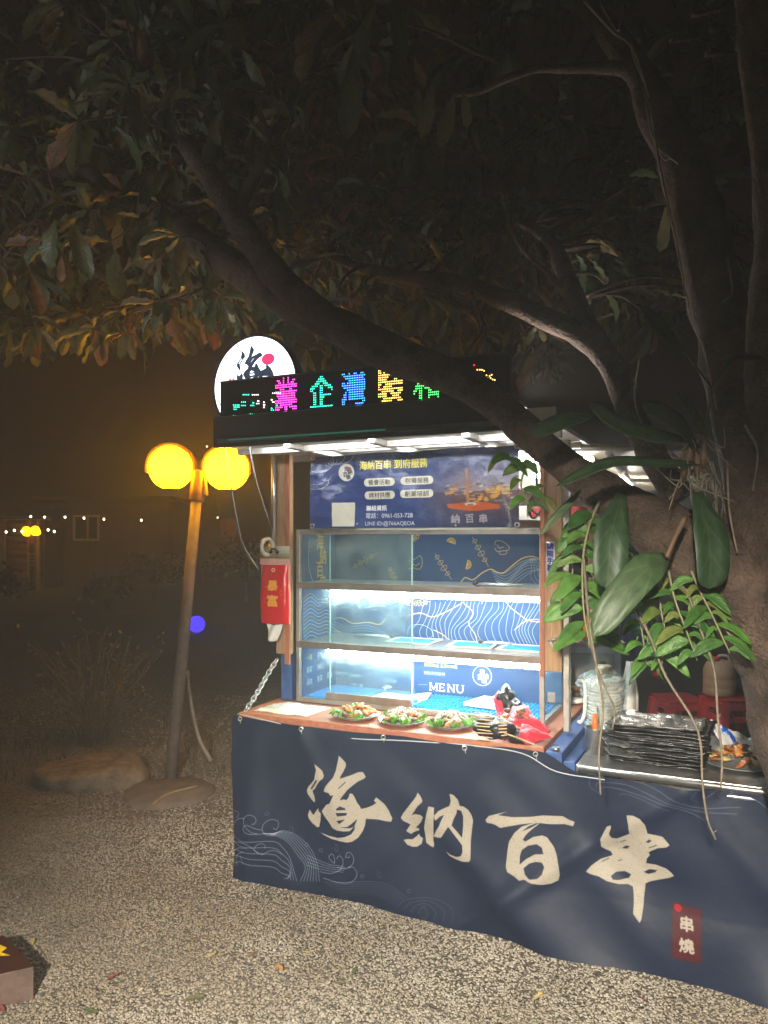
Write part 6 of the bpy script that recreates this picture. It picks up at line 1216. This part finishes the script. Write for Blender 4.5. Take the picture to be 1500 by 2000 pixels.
o = MB().lathe(P(384,1219,F*(EYE-.0)/(1236-HY)), [(max(.142*math.sin(PI*i/14),1e-5), -.142*math.cos(PI*i/14)) for i in range(15)], 24).build('blue_spot_ball', emat('blue_glow', (.045,.025,1.0), 1.15), None, 0, P(384,1219,F*EYE/(1236-HY))); tag(o, 'small round blue glowing ball put in for a blue spot behind the lamp post', 'glowing ball')  # ball added to show a blue spot; no known lamp stands there
o = MB().box(P(445,1030,27), (.55,.1,.62)).build('lit_panel', emat('far_sign_red', (.8,.12,.05), .03), None, .02, P(445,1030,27)); tag(o, 'dim reddish lit panel far behind the right lamp globe', 'sign')
MB().tube([P(445,1050,27.2), V(P(445,1050,27.2).x,27.2,0)], .04, 8).build('stand', M_POST, None).parent = None
bpy.data.objects.remove(bpy.data.objects['stand'])
# far shrubs in the dark
for i, (px, py, Y, h, lb) in enumerate(((300,1150,19,1.5,'dark leafy shrub far behind the lamp post'),(210,1165,17,.9,'low dark shrub in front of the far house'),(480,1150,20,1.9,'tall dark shrub hidden in the haze beside the stall'),(-30,1175,15,1.3,'dark shrub at the left edge near the far hut'))):
    c = G(px, HY+F*EYE/Y); c = V(P(px,1,Y).x, Y, 0); t = thing('shrub', lb, 'shrub', c, 'dark shrubs in the far yard'); m = MB()
    for k in range(380):
        a = rs.uniform(0,2*PI); e = rs.uniform(-.2,1); r = rs.uniform(.5,1)*h*.6; p = c+V(r*math.cos(a)*math.cos(e), r*math.sin(a)*math.cos(e), h*.45+h*.55*math.sin(e)*rs.uniform(.5,1)); d = V(rs.uniform(-1,1),rs.uniform(-1,1),rs.uniform(-1,1)).normalized()*.13; s_ = d.orthogonal().normalized()*.04; b = len(m.v); m.v += [p,p+d*.5+s_,p+d,p+d*.5-s_]; m.face([b,b+1,b+2,b+3])
    m.build('foliage', mat('shrub_leaf', (.06,.08,.035), .6, 0, .4, 4), t)['kind'] = 'stuff'
    MB().tube([c+V(0,0,-.05), c+V(.03,0,h*.6)], [.05,.02], 7).build('stem', M_BARK, t)

# ------------------------------------------------------------------ air
if HAZE_DENSITY > 0:
    m = bpy.data.materials.new('haze_air'); m.use_nodes = True; n = m.node_tree; n.nodes.clear(); pv = n.nodes.new('ShaderNodeVolumePrincipled'); pv.inputs['Color'].default_value = (.90,.94,.95,1); pv.inputs['Density'].default_value = HAZE_DENSITY; pv.inputs['Anisotropy'].default_value = HAZE_ANISO
    mo = n.nodes.new('ShaderNodeOutputMaterial'); n.links.new(pv.outputs[0], mo.inputs['Volume'])
    o = MB().box(V(0,31,4), (130,82,10.4)).build('haze', m, None, 0, V(0,31,4)); o['kind'] = 'stuff'; o['label'] = 'thin smoky night air over the whole yard'
